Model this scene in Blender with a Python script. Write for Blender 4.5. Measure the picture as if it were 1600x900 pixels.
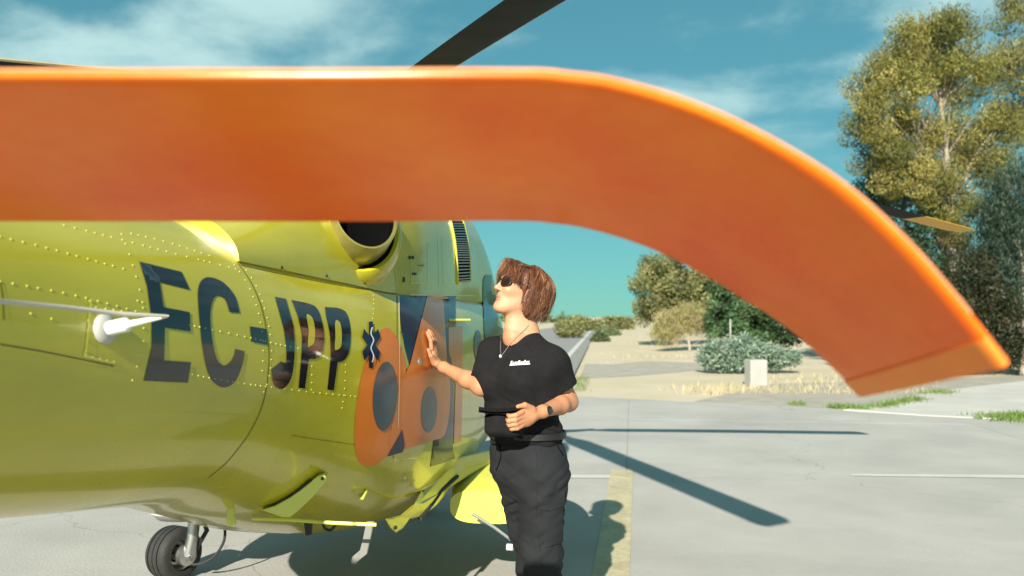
import bpy, bmesh, math, random
import numpy as np
from mathutils import Vector, Matrix
from mathutils.bvhtree import BVHTree

random.seed(7); rng = np.random.default_rng(7)
for o in list(bpy.data.objects): bpy.data.objects.remove(o)
scene = bpy.context.scene
COL = scene.collection

# ------------------------------------------------------------------ camera, sky, sun, exposure
FP, CX, HY, CH = 1333.0, 800.0, 497.0, 1.43      # focal length in photo pixels, centre x, horizon y, eye height
cam = bpy.data.cameras.new('camera'); camo = bpy.data.objects.new('camera', cam); COL.objects.link(camo)
camo.location = (0, 0, CH); camo.rotation_euler = (math.pi/2, 0, 0)
cam.sensor_width = 36; cam.lens = 36*FP/1600; cam.shift_y = (HY-450)/1600
cam.clip_start = .05; cam.clip_end = 8000
cam.dof.use_dof = True; cam.dof.focus_distance = 3.5; cam.dof.aperture_fstop = 3.0
scene.camera = camo

SH = Vector((.43, 1.93, -1.0))                    # direction sunlight travels
elev = math.atan2(1, math.hypot(SH.x, SH.y)); azim = math.atan2(-SH.x, -SH.y)
sun = bpy.data.lights.new('sun', 'SUN'); suno = bpy.data.objects.new('sun', sun); COL.objects.link(suno)
sun.energy = 5.0; sun.angle = math.radians(.53); sun.color = (1, .93, .80)
suno.rotation_euler = SH.to_track_quat('-Z', 'Y').to_euler(); suno.location = (-3, -8, 12)

world = bpy.data.worlds.new('World'); scene.world = world; world.use_nodes = True
nt = world.node_tree; nt.nodes.clear()
def wn(t, **k):
    n = nt.nodes.new(t)
    for a, b in k.items(): setattr(n, a, b)
    return n
L = nt.links.new
out = wn('ShaderNodeOutputWorld'); bg = wn('ShaderNodeBackground'); bg.inputs[1].default_value = .05
sky = wn('ShaderNodeTexSky', sky_type='NISHITA'); sky.sun_disc = False
sky.sun_elevation = elev; sky.sun_rotation = azim; sky.air_density = 1.0; sky.dust_density = .0; sky.ozone_density = 2.0
tint = wn('ShaderNodeMix', data_type='RGBA', blend_type='MULTIPLY'); tint.inputs[0].default_value = 1
tint.inputs[7].default_value = (.74, 1.92, 1.96, 1)
gam = wn('ShaderNodeGamma'); gam.inputs[1].default_value = .5; L(sky.outputs[0], gam.inputs[0]); L(gam.outputs[0], tint.inputs[6])
tc = wn('ShaderNodeTexCoord'); sep = wn('ShaderNodeSeparateXYZ'); L(tc.outputs['Generated'], sep.inputs[0])
CL0, CL1, CLOC = .46, .70, (-7.7, -2.5, 0)
def wm(op, a, b=None, c=None):
    n = wn('ShaderNodeMath', operation=op)
    for i, v in enumerate((a, b, c)):
        if v is None: continue
        if isinstance(v, (int, float)): n.inputs[i].default_value = v
        else: L(v, n.inputs[i])
    return n.outputs[0]
zc_ = wm('ADD', wm('MAXIMUM', sep.outputs[2], 0.0), .16)
comb = wn('ShaderNodeCombineXYZ'); L(wm('DIVIDE', sep.outputs[0], zc_), comb.inputs[0]); L(wm('DIVIDE', sep.outputs[1], zc_), comb.inputs[1])
nz = wn('ShaderNodeTexNoise'); nz.inputs['Scale'].default_value = 1.3; nz.inputs['Detail'].default_value = 9; nz.inputs['Roughness'].default_value = .56; nz.inputs['Distortion'].default_value = .25
mp = wn('ShaderNodeMapping'); mp.inputs['Location'].default_value = CLOC; L(comb.outputs[0], mp.inputs[0]); L(mp.outputs[0], nz.inputs[0])
rmp = wn('ShaderNodeMapRange', interpolation_type='SMOOTHSTEP'); rmp.inputs[1].default_value = CL0; rmp.inputs[2].default_value = CL1; L(nz.outputs[0], rmp.inputs[0])
fade = wn('ShaderNodeMapRange', interpolation_type='SMOOTHSTEP'); fade.inputs[1].default_value = .12; fade.inputs[2].default_value = .26; L(sep.outputs[2], fade.inputs[0])
cm = wn('ShaderNodeMix', data_type='RGBA'); L(wm('MULTIPLY', wm('MULTIPLY', rmp.outputs[0], fade.outputs[0]), .9), cm.inputs[0])
L(tint.outputs[2], cm.inputs[6]); cm.inputs[7].default_value = (6.0, 8.6, 8.5, 1)
L(cm.outputs[2], bg.inputs[0]); L(bg.outputs[0], out.inputs[0])
scene.view_settings.view_transform = 'Standard'; scene.view_settings.look = 'None'
scene.view_settings.exposure = .97; scene.view_settings.gamma = 1

# ------------------------------------------------------------------ helpers
def ray(px, py): return Vector(((px-CX)/FP, 1, (HY-py)/FP))
def at(px, py, Y): d = ray(px, py); return Vector((d.x*Y, Y, CH+d.z*Y))
def gnd(px, py, z=0): Y = (CH-z)*FP/(py-HY); return Vector(((px-CX)/FP*Y, Y, z))

def mat(name, col, rough=.6, metal=0, coat=0, var=0, vscale=6, bump=0, bscale=40, col2=None, attr=None, transl=0, spec=.5, detail=6):
    m = bpy.data.materials.new(name); m.use_nodes = True; t = m.node_tree; b = t.nodes['Principled BSDF']
    b.inputs['Base Color'].default_value = (*col, 1); b.inputs['Roughness'].default_value = rough
    b.inputs['Metallic'].default_value = metal; b.inputs['Coat Weight'].default_value = coat; b.inputs['Coat Roughness'].default_value = .06
    b.inputs['Specular IOR Level'].default_value = spec
    src = None
    if attr:
        a = t.nodes.new('ShaderNodeAttribute'); a.attribute_name = attr; src = a.outputs['Color']
    if var or bump:
        g = t.nodes.new('ShaderNodeNewGeometry')
    if var:
        n = t.nodes.new('ShaderNodeTexNoise'); n.inputs['Scale'].default_value = vscale; n.inputs['Detail'].default_value = detail; n.inputs['Roughness'].default_value = .62
        t.links.new(g.outputs['Position'], n.inputs[0])
        r = t.nodes.new('ShaderNodeMapRange'); r.inputs[1].default_value = .3; r.inputs[2].default_value = .7
        t.links.new(n.outputs[0], r.inputs[0])
        mx = t.nodes.new('ShaderNodeMix'); mx.data_type = 'RGBA'
        t.links.new(r.outputs[0], mx.inputs[0])
        if src:
            d = t.nodes.new('ShaderNodeMix'); d.data_type = 'RGBA'; d.blend_type = 'MULTIPLY'; d.inputs[0].default_value = 1
            t.links.new(src, d.inputs[6]); d.inputs[7].default_value = (1-var, 1-var, 1-var, 1)
            t.links.new(src, mx.inputs[6]); t.links.new(d.outputs[2], mx.inputs[7])
        else:
            mx.inputs[6].default_value = (*col, 1)
            mx.inputs[7].default_value = (*(col2 if col2 else [c*(1-var) for c in col]), 1)
        src = mx.outputs[2]
        rr = t.nodes.new('ShaderNodeMapRange'); rr.inputs[3].default_value = max(0, rough-.06); rr.inputs[4].default_value = min(1, rough+.08)
        t.links.new(n.outputs[0], rr.inputs[0]); t.links.new(rr.outputs[0], b.inputs['Roughness'])
    if src: t.links.new(src, b.inputs['Base Color'])
    if bump:
        n2 = t.nodes.new('ShaderNodeTexNoise'); n2.inputs['Scale'].default_value = bscale; n2.inputs['Detail'].default_value = 5
        t.links.new(g.outputs['Position'], n2.inputs[0])
        bp = t.nodes.new('ShaderNodeBump'); bp.inputs['Strength'].default_value = bump; bp.inputs['Distance'].default_value = .02
        t.links.new(n2.outputs[0], bp.inputs['Height']); t.links.new(bp.outputs[0], b.inputs['Normal'])
    if transl:
        tr = t.nodes.new('ShaderNodeBsdfTranslucent'); ms = t.nodes.new('ShaderNodeMixShader'); ms.inputs[0].default_value = transl
        if src: t.links.new(src, tr.inputs[0])
        else: tr.inputs[0].default_value = (*col, 1)
        o = t.nodes['Material Output']
        t.links.new(b.outputs[0], ms.inputs[1]); t.links.new(tr.outputs[0], ms.inputs[2]); t.links.new(ms.outputs[0], o.inputs[0])
    return m

M = dict(
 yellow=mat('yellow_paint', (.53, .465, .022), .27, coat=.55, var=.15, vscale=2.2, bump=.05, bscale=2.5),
 yellow_lit=mat('sunlit_yellow_paint', (.66, .66, .10), .35, coat=.3, var=.08, vscale=9),  # paler copy of the hull yellow, sunlight put into the colour
 rivet=mat('rivet_paint', (.66, .60, .10), .3),
 seam=mat('panel_gap', (.10, .095, .02), .7),
 sealant=mat('door_seal', (.62, .62, .40), .5),
 black=mat('black_vinyl', (.010, .011, .014), .09, coat=.5, var=.2, vscale=14),
 navy=mat('navy_vinyl', (.010, .017, .055), .2, var=.2, vscale=14, spec=.3),
 slate=mat('slate_vinyl', (.075, .10, .12), .2, var=.2, vscale=12, spec=.3),
 dorange=mat('orange_vinyl', (.72, .20, .03), .2, var=.12, vscale=8, spec=.3),
 peach=mat('peach_glint', (.82, .40, .22), .4, var=.3, vscale=14, col2=(.84, .25, .06)),  # peach tone carries the sunlit highlight of the stabiliser edge
 tip_orange=mat('lighter_orange_paint', (.92, .25, .03), .4, var=.12, vscale=9, spec=.3),  # slightly lighter orange for the stabiliser tip band
 white=mat('white_plastic', (.78, .78, .74), .4, var=.08, vscale=30),
 orange=mat('orange_paint', (.97, .215, .010), .25, var=.16, vscale=3.0, col2=(.90, .10, .004), bump=.08, bscale=5, spec=.24),  # light and deep orange mottling painted in for reflections on the gloss
 blade=mat('blade_black', (.007, .0062, .006), .6, var=.25, vscale=5, spec=.1),
 bladetip=mat('blade_tip_yellow', (.66, .35, .008), .5, var=.1, vscale=8),
 strip=mat('abrasion_strip', (.45, .38, .25), .45, metal=.3, var=.2, vscale=12),
 metal=mat('bare_metal', (.55, .55, .53), .32, metal=.9, var=.2, vscale=25),
 darkmetal=mat('dark_metal', (.05, .05, .05), .4, metal=.6, var=.3, vscale=20),
 recess_black=mat('recess_black', (.0025, .0025, .0025), .9, spec=.05),  # near-black for openings, gaps, grooves and seams; their shade is in the colour
 lip=mat('exhaust_lip', (.42, .38, .12), .28, metal=.55, var=.3, vscale=16),
 rubber=mat('tyre_rubber', (.028, .028, .027), .75, var=.35, vscale=22, bump=.2, bscale=90),
 grey=mat('grey_paint', (.46, .46, .42), .45, var=.1, vscale=12),
 dgrey=mat('dull_grey_paint', (.20, .20, .18), .6, var=.2, vscale=30),
 glass=mat('tinted_glass', (.008, .060, .034), .18, spec=.25),
 wire=mat('antenna_wire', (.55, .50, .42), .35),
 concrete=mat('concrete', (.450, .438, .405), .86, var=.15, vscale=1.1, bump=.25, bscale=55, detail=12),
 concrete2=mat('pale_concrete', (.56, .545, .50), .88, var=.14, vscale=1.6, bump=.25, bscale=45, detail=12),
 joint=mat('joint_sealant', (.36, .355, .33), .85, var=.3, vscale=8),
 yline=mat('faded_yellow_line', (.60, .53, .34), .75, var=.28, vscale=9, detail=12),
 wline=mat('faded_white_line', (.56, .555, .52), .75, var=.18, vscale=5, detail=12),
 earth=mat('dry_earth', (.55, .47, .35), .95, var=.3, vscale=.45, col2=(.44, .38, .25), bump=.5, bscale=9, detail=14),
 gravel=mat('gravel', (.40, .37, .31), .95, var=.3, vscale=2.4, bump=.5, bscale=30, detail=14),
 asphalt=mat('asphalt', (.27, .27, .26), .9, var=.25, vscale=2, bump=.3, bscale=60),
 leaf=mat('leaves', (.1, .12, .05), .5, attr='Col', transl=.3, spec=.35),
 drygrass=mat('dry_grass', (.4, .32, .16), .8, attr='Col', transl=.2, spec=.2),
 bark=mat('bark', (.42, .36, .28), .85, var=.4, vscale=5, bump=.4, bscale=14),
 skin=mat('skin', (.55, .30, .2), .6, attr='Col', var=.10, vscale=60),
 shirt=mat('black_cotton', (.011, .0105, .012), .88, var=.3, vscale=30, bump=.3, bscale=260, spec=.2),
 trouser=mat('dark_ripstop', (.0135, .0155, .0185), .85, var=.25, vscale=18, bump=.2, bscale=300, spec=.3),
 leather=mat('black_leather', (.008, .008, .009), .45, var=.2, vscale=40),
 hair=mat('brown_hair', (.16, .07, .035), .42, attr='Col', spec=.5),
 lens=mat('brown_lens', (.018, .007, .006), .06, coat=.5),
 silver=mat('silver', (.75, .74, .72), .25, metal=.9),
)
M['skin'].node_tree.nodes['Principled BSDF'].inputs['Subsurface Weight'].default_value = .12
M['skin'].node_tree.nodes['Principled BSDF'].inputs['Subsurface Radius'].default_value = (.012, .005, .003)

def wear_and_sheen(m, big=.5, lo=.86, fine=90, flo=.92, crack=0, stretch=(1, 1, 1)):
    t = M[m].node_tree; b = t.nodes['Principled BSDF']; src = b.inputs['Base Color'].links[0].from_socket; g = t.nodes.new('ShaderNodeNewGeometry')
    mp_ = t.nodes.new('ShaderNodeMapping'); mp_.inputs['Scale'].default_value = stretch; mp_.inputs['Rotation'].default_value = (.0, .5 if stretch[0] != 1 else 0, .3); t.links.new(g.outputs['Position'], mp_.inputs[0])
    def mul(src, fac, lo_):
        r = t.nodes.new('ShaderNodeMapRange'); r.inputs[1].default_value = .35; r.inputs[2].default_value = .6; r.inputs[3].default_value = lo_; r.inputs[4].default_value = 1; t.links.new(fac, r.inputs[0])
        x = t.nodes.new('ShaderNodeMix'); x.data_type = 'RGBA'; x.blend_type = 'MULTIPLY'; x.inputs[0].default_value = 1; t.links.new(src, x.inputs[6]); t.links.new(r.outputs[0], x.inputs[7]); return x.outputs[2], r
    for sc, l_ in ((big, lo), (fine, flo)):
        n = t.nodes.new('ShaderNodeTexNoise'); n.inputs['Scale'].default_value = sc; n.inputs['Detail'].default_value = 8; n.inputs['Roughness'].default_value = .6; n.inputs['Distortion'].default_value = .4; t.links.new(mp_.outputs[0], n.inputs[0]); src, _ = mul(src, n.outputs[0], l_)
    if crack:
        n = t.nodes.new('ShaderNodeTexNoise'); n.inputs['Scale'].default_value = 1.4; n.inputs['Detail'].default_value = 6; t.links.new(g.outputs['Position'], n.inputs[0])
        ad = t.nodes.new('ShaderNodeVectorMath'); ad.operation = 'ADD'; t.links.new(g.outputs['Position'], ad.inputs[0]); t.links.new(n.outputs['Color'], ad.inputs[1])
        v = t.nodes.new('ShaderNodeTexVoronoi'); v.feature = 'DISTANCE_TO_EDGE'; v.inputs['Scale'].default_value = .22; t.links.new(ad.outputs[0], v.inputs[0])
        src, r = mul(src, v.outputs['Distance'], crack); r.inputs[1].default_value = .0005; r.inputs[2].default_value = .0022
    t.links.new(src, b.inputs['Base Color'])
wear_and_sheen('concrete', .45, .84, 120, .90, .74); wear_and_sheen('concrete2', .6, .86, 120, .9); wear_and_sheen('yline', 3, .85, 60, .8); wear_and_sheen('yellow', 1.5, .93, 9, .95, 0, (.5, .5, 2.5)); wear_and_sheen('orange', 2.2, .90, 40, .97, 0, (.7, 1, 2.6))  # orange streaks put glossy reflections into the colour; the others are wear

def mesh(name, V, F, m=None, parent=None, smooth=True, kind=None):
    me = bpy.data.meshes.new(name); me.from_pydata([tuple(v) for v in V], [], [tuple(int(i) for i in f) for f in F]); me.update()
    o = bpy.data.objects.new(name, me); COL.objects.link(o)
    if m: me.materials.append(M[m])
    if smooth: me.polygons.foreach_set('use_smooth', [True]*len(me.polygons))
    if parent: o.parent = parent
    if kind: o['kind'] = kind
    return o
def fastmesh(name, V, F, m, parent=None, cols=None, kind=None, smooth=False):     # numpy arrays, F all the same size
    me = bpy.data.meshes.new(name); n = F.shape[1]
    me.vertices.add(len(V)); me.vertices.foreach_set('co', np.ascontiguousarray(V, np.float32).ravel())
    me.loops.add(F.size); me.loops.foreach_set('vertex_index', np.ascontiguousarray(F, np.int32).ravel())
    me.polygons.add(len(F)); me.polygons.foreach_set('loop_start', np.arange(0, F.size, n, dtype=np.int32))
    if smooth: me.polygons.foreach_set('use_smooth', np.ones(len(F), bool))
    me.update(calc_edges=True); me.validate()
    if cols is not None:
        a = me.color_attributes.new('Col', 'FLOAT_COLOR', 'POINT')
        a.data.foreach_set('color', np.hstack([cols, np.ones((len(cols), 1))]).astype(np.float32).ravel())
    o = bpy.data.objects.new(name, me); COL.objects.link(o); me.materials.append(M[m])
    if parent: o.parent = parent
    if kind: o['kind'] = kind
    return o
def empty(name, loc, label, cat, group=None):
    o = bpy.data.objects.new(name, None); COL.objects.link(o); o.location = loc; o.empty_display_size = .2
    o['label'] = label; o['category'] = cat
    if group: o['group'] = group
    return o
def adopt(o, p):            # parent while world geometry stays put
    o.parent = p; o.matrix_parent_inverse = Matrix.Translation(p.location).inverted() if p.parent is None else Matrix.Identity(4)
    return o
def tag(o, label, cat, group=None):
    o['label'] = label; o['category'] = cat
    if group: o['group'] = group
    return o

class MB:                    # shape collector
    def __init__(s): s.V = []; s.F = []
    def grid(s, P, closed_u=False, closed_v=False):
        b = len(s.V); nu, nv = len(P), len(P[0])
        for r in P: s.V += [Vector(p) for p in r]
        for i in range(nu if closed_u else nu-1):
            for j in range(nv if closed_v else nv-1):
                s.F.append((b+i*nv+j, b+((i+1) % nu)*nv+j, b+((i+1) % nu)*nv+(j+1) % nv, b+i*nv+(j+1) % nv))
        return b
    def tube(s, pts, rad, n=10, cap=True):
        pts = [Vector(p) for p in pts]; rows = []; up = None
        for i, p in enumerate(pts):
            d = (pts[min(i+1, len(pts)-1)]-pts[max(i-1, 0)]).normalized()
            if up is None: up = d.orthogonal().normalized()
            up = (up-d*up.dot(d)).normalized(); w = d.cross(up)
            r = rad[i] if isinstance(rad, (list, tuple)) else rad
            rows.append([p+(up*math.cos(a)+w*math.sin(a))*r for a in [2*math.pi*k/n for k in range(n)]])
        b = s.grid(rows, closed_v=True)
        if cap:
            s.F.append(tuple(b+k for k in reversed(range(n)))); e = b+(len(pts)-1)*n; s.F.append(tuple(e+k for k in range(n)))
    def lathe(s, o, ax, prof, n=32):            # prof: (along, radius)
        o = Vector(o); ax = Vector(ax).normalized(); u = ax.orthogonal().normalized(); w = ax.cross(u)
        s.grid([[o+ax*h+(u*math.cos(a)+w*math.sin(a))*r for a in [2*math.pi*k/n for k in range(n)]] for h, r in prof], closed_v=True)
    def box(s, c, ax, ay, az):                  # half-axes as vectors
        c = Vector(c); ax, ay, az = Vector(ax), Vector(ay), Vector(az); b = len(s.V)
        for i in (-1, 1):
            for j in (-1, 1):
                for k in (-1, 1): s.V.append(c+ax*i+ay*j+az*k)
        for f in ((0,1,3,2),(4,6,7,5),(0,4,5,1),(2,3,7,6),(0,2,6,4),(1,5,7,3)): s.F.append(tuple(b+i for i in f))
    def plate(s, poly, th):                     # a flat outline given its own thickness th (vector)
        b = len(s.V); n = len(poly); th = Vector(th)
        s.V += [Vector(p) for p in poly]+[Vector(p)+th for p in poly]
        s.F.append(tuple(b+i for i in range(n))); s.F.append(tuple(b+n+i for i in reversed(range(n))))
        for i in range(n): j = (i+1) % n; s.F.append((b+i, b+n+i, b+n+j, b+j))
    def build(s, name, m, parent=None, smooth=True, kind=None, bevel=0):
        o = mesh(name, s.V, s.F, m, parent, smooth, kind)
        bm = bmesh.new(); bm.from_mesh(o.data); bmesh.ops.recalc_face_normals(bm, faces=bm.faces); bm.to_mesh(o.data); bm.free()
        if bevel:
            b = o.modifiers.new('bevel', 'BEVEL'); b.width = bevel; b.segments = 2; b.limit_method = 'ANGLE'
        if smooth:
            try: o.data.set_sharp_from_angle(angle=math.radians(38))
            except Exception: pass
        return o

# ------------------------------------------------------------------ ground and setting
def flat(name, pts, z, m, th=0, kind='structure', parent=None):
    pts = [Vector((p[0], p[1], z)) for p in pts]
    if th:
        b = MB(); b.plate(pts, (0, 0, -th)); o = b.build(name, m, parent, smooth=False)
    else: o = mesh(name, pts, [range(len(pts))], m, parent, smooth=False)
    if kind: o['kind'] = kind
    return o
N = 90
gv = []; gf = []
xs = np.concatenate([-np.geomspace(3000, 40, 16), np.linspace(-36, 44, 44), np.geomspace(50, 3000, 16)])
ys = np.concatenate([np.linspace(-30, 14, 8), np.linspace(16, 70, 40), np.geomspace(75, 5000, 18)])
for y in ys:
    for x in xs:
        k = min(1, max(0, (y-29)/10))*(1 if y < 200 else 0)
        z = -.03+k*(.10*math.sin(x*.7+y*.31)*math.sin(y*.53-x*.2)+.05*math.sin(x*1.9+1)*math.sin(y*1.3))
        rx = x-(2.05+.106*(y-26))
        z = z if rx > 1.0 else -.03+(z+.03)*max(0, min(1, rx))
        gv.append((x, y, z))
nx = len(xs)
for j in range(len(ys)-1):
    for i in range(nx-1): gf.append((j*nx+i, j*nx+i+1, (j+1)*nx+i+1, (j+1)*nx+i))
g = mesh('ground', gv, gf, 'earth'); g['kind'] = 'structure'

TH = math.radians(8); U = Vector((math.sin(TH), math.cos(TH), 0)); R = Vector((math.cos(TH), -math.sin(TH), 0))
O0 = Vector((-.9, 4.73, 0))
def H(s, t, z): return O0+U*s+R*t+Vector((0, 0, z))
# concrete apron: a bed and single slabs with open joints
bed = flat('apron', [(-30, -12), (30, -14), (22, 12.5), (5.2, 13.4), (1.2, 15.6), (-30, 16)], -.012, 'joint')
SL = 4.6
us = [(-.9, 4.73)]
def clip(poly, a, b, c):            # keep a*x+b*y<=c
    o = []
    for i in range(len(poly)):
        p, q = poly[i], poly[(i+1) % len(poly)]; dp, dq = a*p[0]+b*p[1]-c, a*q[0]+b*q[1]-c
        if dp <= 0: o.append(p)
        if dp*dq < 0: t = dp/(dp-dq); o.append((p[0]+t*(q[0]-p[0]), p[1]+t*(q[1]-p[1])))
    return o
for i in range(-4, 6):
    for j in range(-2, 3):
        s0, t0 = 3.05+j*SL-SL, 1.50+i*SL-SL
        q = [H(s0+.0035, t0+.0035, 0), H(s0+SL-.0035, t0+.0035, 0), H(s0+SL-.0035, t0+SL-.0035, 0), H(s0+.0035, t0+SL-.0035, 0)]
        q = [(p.x, p.y) for p in q]
        q = clip(q, .55, 1, 16.26); q = clip(q, 0.055, 1, 13.69) if False else q
        q = clip(q, 0, 1, 15.5)
        if len(q) < 3: continue
        flat('concrete_slab', q[::-1], random.uniform(-.001, .001), 'concrete', .03, None, bed)
p1, p2 = gnd(972, 735), gnd(954, 905)
d = (p1-p2).normalized(); w = Vector((d.y, -d.x, 0))*.103; e = p2-d*3
flat('yellow_line', [e-w, e+w, p1+w, p1-w], .005, 'yline')
flat('white_line', [gnd(700, 741), gnd(985, 743), gnd(985, 748), gnd(700, 746)], .0045, 'wline')
flat('white_line', [gnd(1330, 741), gnd(1760, 744), gnd(1760, 750), gnd(1330, 744)], .0045, 'wline')
# pale concrete drive coming in from the right, a step above the gravel
drv = [gnd(1318, 641), gnd(1400, 624), gnd(1480, 610), gnd(1600, 596), gnd(1900, 566), gnd(2100, 600), gnd(1900, 655), gnd(1600, 657), gnd(1450, 650)]
flat('driveway', drv[::-1], .012, 'concrete2', .06)
flat('gravel_path', [gnd(1080, 628), gnd(1330, 642), gnd(1500, 608), gnd(1800, 578), gnd(1500, 590), gnd(1200, 600)], -.004, 'gravel')
# road running off to the horizon
def road_x(y): return 2.05+.106*(y-26)
RY = [20.5, 30, 60, 120, 400, 1500]
rv = []; rf = []
for y in RY: rv += [(road_x(y)-7.2, y, .03), (road_x(y), y, .03)]
for i in range(len(RY)-1): rf.append((2*i, 2*i+1, 2*i+3, 2*i+2))
o = mesh('road', rv, rf, 'asphalt', smooth=False); o['kind'] = 'structure'
for off, wd in ((-.45, .22), (-6.8, .22)):
    rv = []
    for y in RY: rv += [(road_x(y)+off-wd, y, .036), (road_x(y)+off, y, .036)]
    o = mesh('road_edge_line', rv, rf, 'wline', smooth=False); o['kind'] = 'structure'
def blobpoly(pts, z, name, m):
    c = [gnd(*p) for p in pts]; return flat(name, c, z, m)
blobpoly([(905, 590), (985, 586), (1060, 580), (1112, 574), (1096, 566), (1010, 563), (960, 568), (915, 567)], -.024, 'shadow_patch', 'gravel')  # flat grey patch, shadow on the field put into the ground colour
# distant low ridge
rv = []; rf = []
for i in range(161):
    x = -2600+i*32.5; h = 9+6*math.sin(i*.13)+4*math.sin(i*.41+1)+2.5*math.sin(i*1.1)
    rv += [(x, 2300, -2), (x, 2330, max(3, h)), (x, 2500, -2)]
for i in range(160): a = 3*i; rf += [(a, a+3, a+4, a+1), (a+1, a+4, a+5, a+2)]
o = mesh('hills', rv, rf, 'earth'); o['kind'] = 'structure'

# ------------------------------------------------------------------ helicopter body
HEL = empty('helicopter', O0, 'lime yellow air ambulance helicopter with black registration letters parked on the concrete', 'helicopter')
def P(o): return adopt(o, HEL)
def SUB(o, parent): o.parent = parent; o.matrix_parent_inverse = Matrix.Identity(4); return o
ST = np.array([  # s, half width, belly z, top z, exponent
 (-6.5,.09,1.42,1.64,2.1),(-5.5,.165,1.32,1.69,2.1),(-4.5,.23,1.20,1.73,2.15),(-3.7,.285,1.10,1.75,2.2),(-3.05,.345,1.005,1.76,2.2),
 (-2.6,.405,.93,1.765,2.2),(-2.13,.48,.85,1.765,2.2),(-1.7,.555,.715,1.75,2.35),(-1.3,.64,.58,1.71,2.6),(-1.0,.685,.49,1.69,2.9),
 (-.5,.705,.44,1.67,3.2),(0,.705,.43,1.66,3.4),(.7,.70,.45,1.67,3.2),(1.3,.67,.49,1.72,3.0),(1.9,.57,.55,1.74,2.7),(2.5,.36,.67,1.40,2.3),(2.9,.07,.85,1.08,2.0)])
def pchip(x, xp, fp):
    h = np.diff(xp); d = np.diff(fp)/h; m = np.zeros(len(xp)); m[0], m[-1] = d[0], d[-1]
    for i in range(1, len(xp)-1):
        if d[i-1]*d[i] > 0:
            w1, w2 = 2*h[i]+h[i-1], h[i]+2*h[i-1]; m[i] = (w1+w2)/(w1/d[i-1]+w2/d[i])
    i = np.clip(np.searchsorted(xp, x)-1, 0, len(xp)-2); t = (x-xp[i])/h[i]
    return (2*t**3-3*t**2+1)*fp[i]+(t**3-2*t**2+t)*h[i]*m[i]+(-2*t**3+3*t**2)*fp[i+1]+(t**3-t**2)*h[i]*m[i+1]
def sect(s): return [float(pchip(s, ST[:, 0], ST[:, k])) for k in (1, 2, 3, 4)]
def hull_t(s, z):
    hw, zb, zt, n = sect(s); q = abs(z-(zb+zt)/2)/((zt-zb)/2)
    return hw*(1-q**n)**(1/n) if q < 1 else 0
def sp(v, e): return math.copysign(abs(v)**e, v)
rows = []
for s in np.linspace(-6.5, 2.9, 200):
    hw, zb, zt, n = sect(s); zc, hh = (zb+zt)/2, (zt-zb)/2
    rows.append([H(s, hw*sp(math.cos(a), 2/n), zc+hh*sp(math.sin(a), 2/n)) for a in [2*math.pi*k/112 for k in range(112)]])
b = MB(); b.grid(rows, closed_v=True); b.F.append(tuple(range(112))); k = len(b.V)-112; b.F.append(tuple(reversed(range(k, k+112))))
hull_bvh_data = (list(b.V), list(b.F))
HULL = P(b.build('fuselage', 'yellow'))

CW = np.array([ # s, seam z, top z, exponent
 (-2.16,1.600,1.79,2.0),(-1.9,1.585,1.90,2.05),(-1.5,1.56,2.05,2.2),(-1.1,1.535,2.14,2.5),(-.5,1.53,2.24,3.0),(.2,1.53,2.28,3.2),(.8,1.53,2.26,3.2),(1.3,1.52,2.12,2.8),(1.7,1.47,1.75,2.3)])
def cowl(s): return [float(pchip(s, CW[:, 0], CW[:, k])) for k in (1, 2, 3)]
rows = []
for s in np.linspace(-2.16, 1.7, 110):
    zs, zt, n = cowl(s); tb = hull_t(s, zs)+.008; r = []
    r.append(H(s, tb-.02, zs-.004))
    for k in range(61):
        a = math.pi*k/60; r.append(H(s, tb*sp(math.cos(a), 2/n), zs+(zt-zs)*sp(max(0, math.sin(a)), 2/n)))
    r.append(H(s, -tb+.02, zs-.004)); rows.append(r)
b = MB(); b.grid(rows); b.F.append(tuple(range(63))); k = len(b.V)-63; b.F.append(tuple(reversed(range(k, k+63))))
COWL = P(b.build('engine_cowling', 'yellow'))
V2 = hull_bvh_data[0]+list(b.V); off = len(hull_bvh_data[0])
BV = BVHTree.FromPolygons(V2, hull_bvh_data[1]+[tuple(i+off for i in f) for f in b.F])
CAMP = Vector((0, 0, CH))
def hit(px, py, off=0):
    d = ray(px, py).normalized(); loc, n, i, dist = BV.ray_cast(CAMP, d)
    if loc is None: return None
    if n.dot(d) > 0: n = -n
    return loc+n*off, n

def decal(name, polys, m, off, parent, step=9, bv=None):
    """outlines given in photo pixels, laid onto the skin they are painted on"""
    V = []; F = []
    for poly in polys:
        bm = bmesh.new(); f = bm.faces.new([bm.verts.new((x, y, 0)) for x, y in poly])
        bmesh.ops.triangulate(bm, faces=bm.faces[:])
        X = [p[0] for p in poly]; Y = [p[1] for p in poly]
        for a0, a1, nrm in ((min(X), max(X), (1, 0, 0)), (min(Y), max(Y), (0, 1, 0))):
            v = a0+step*.5
            while v < a1:
                bmesh.ops.bisect_plane(bm, geom=bm.verts[:]+bm.edges[:]+bm.faces[:], plane_co=(v if nrm[0] else 0, v if nrm[1] else 0, 0), plane_no=nrm)
                v += step
        bmesh.ops.triangulate(bm, faces=bm.faces[:])
        mp = {}
        for v in bm.verts:
            if bv:
                d = ray(v.co.x, v.co.y).normalized(); l, n, _, _ = bv.ray_cast(CAMP, d)
                h = None if l is None else (l+(n if n.dot(d) < 0 else -n)*off,)
            else: h = hit(v.co.x, v.co.y, off)
            if h: mp[v] = len(V); V.append(h[0])
        for f in bm.faces:
            if all(v in mp for v in f.verts):
                ids = [mp[v] for v in f.verts]; a, b_, c = (V[i] for i in ids)
                if (b_-a).cross(c-a).dot(CAMP-a) < 0: ids.reverse()
                F.append(ids)
        bm.free()
    return SUB(mesh(name, V, F, m), parent)
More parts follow.
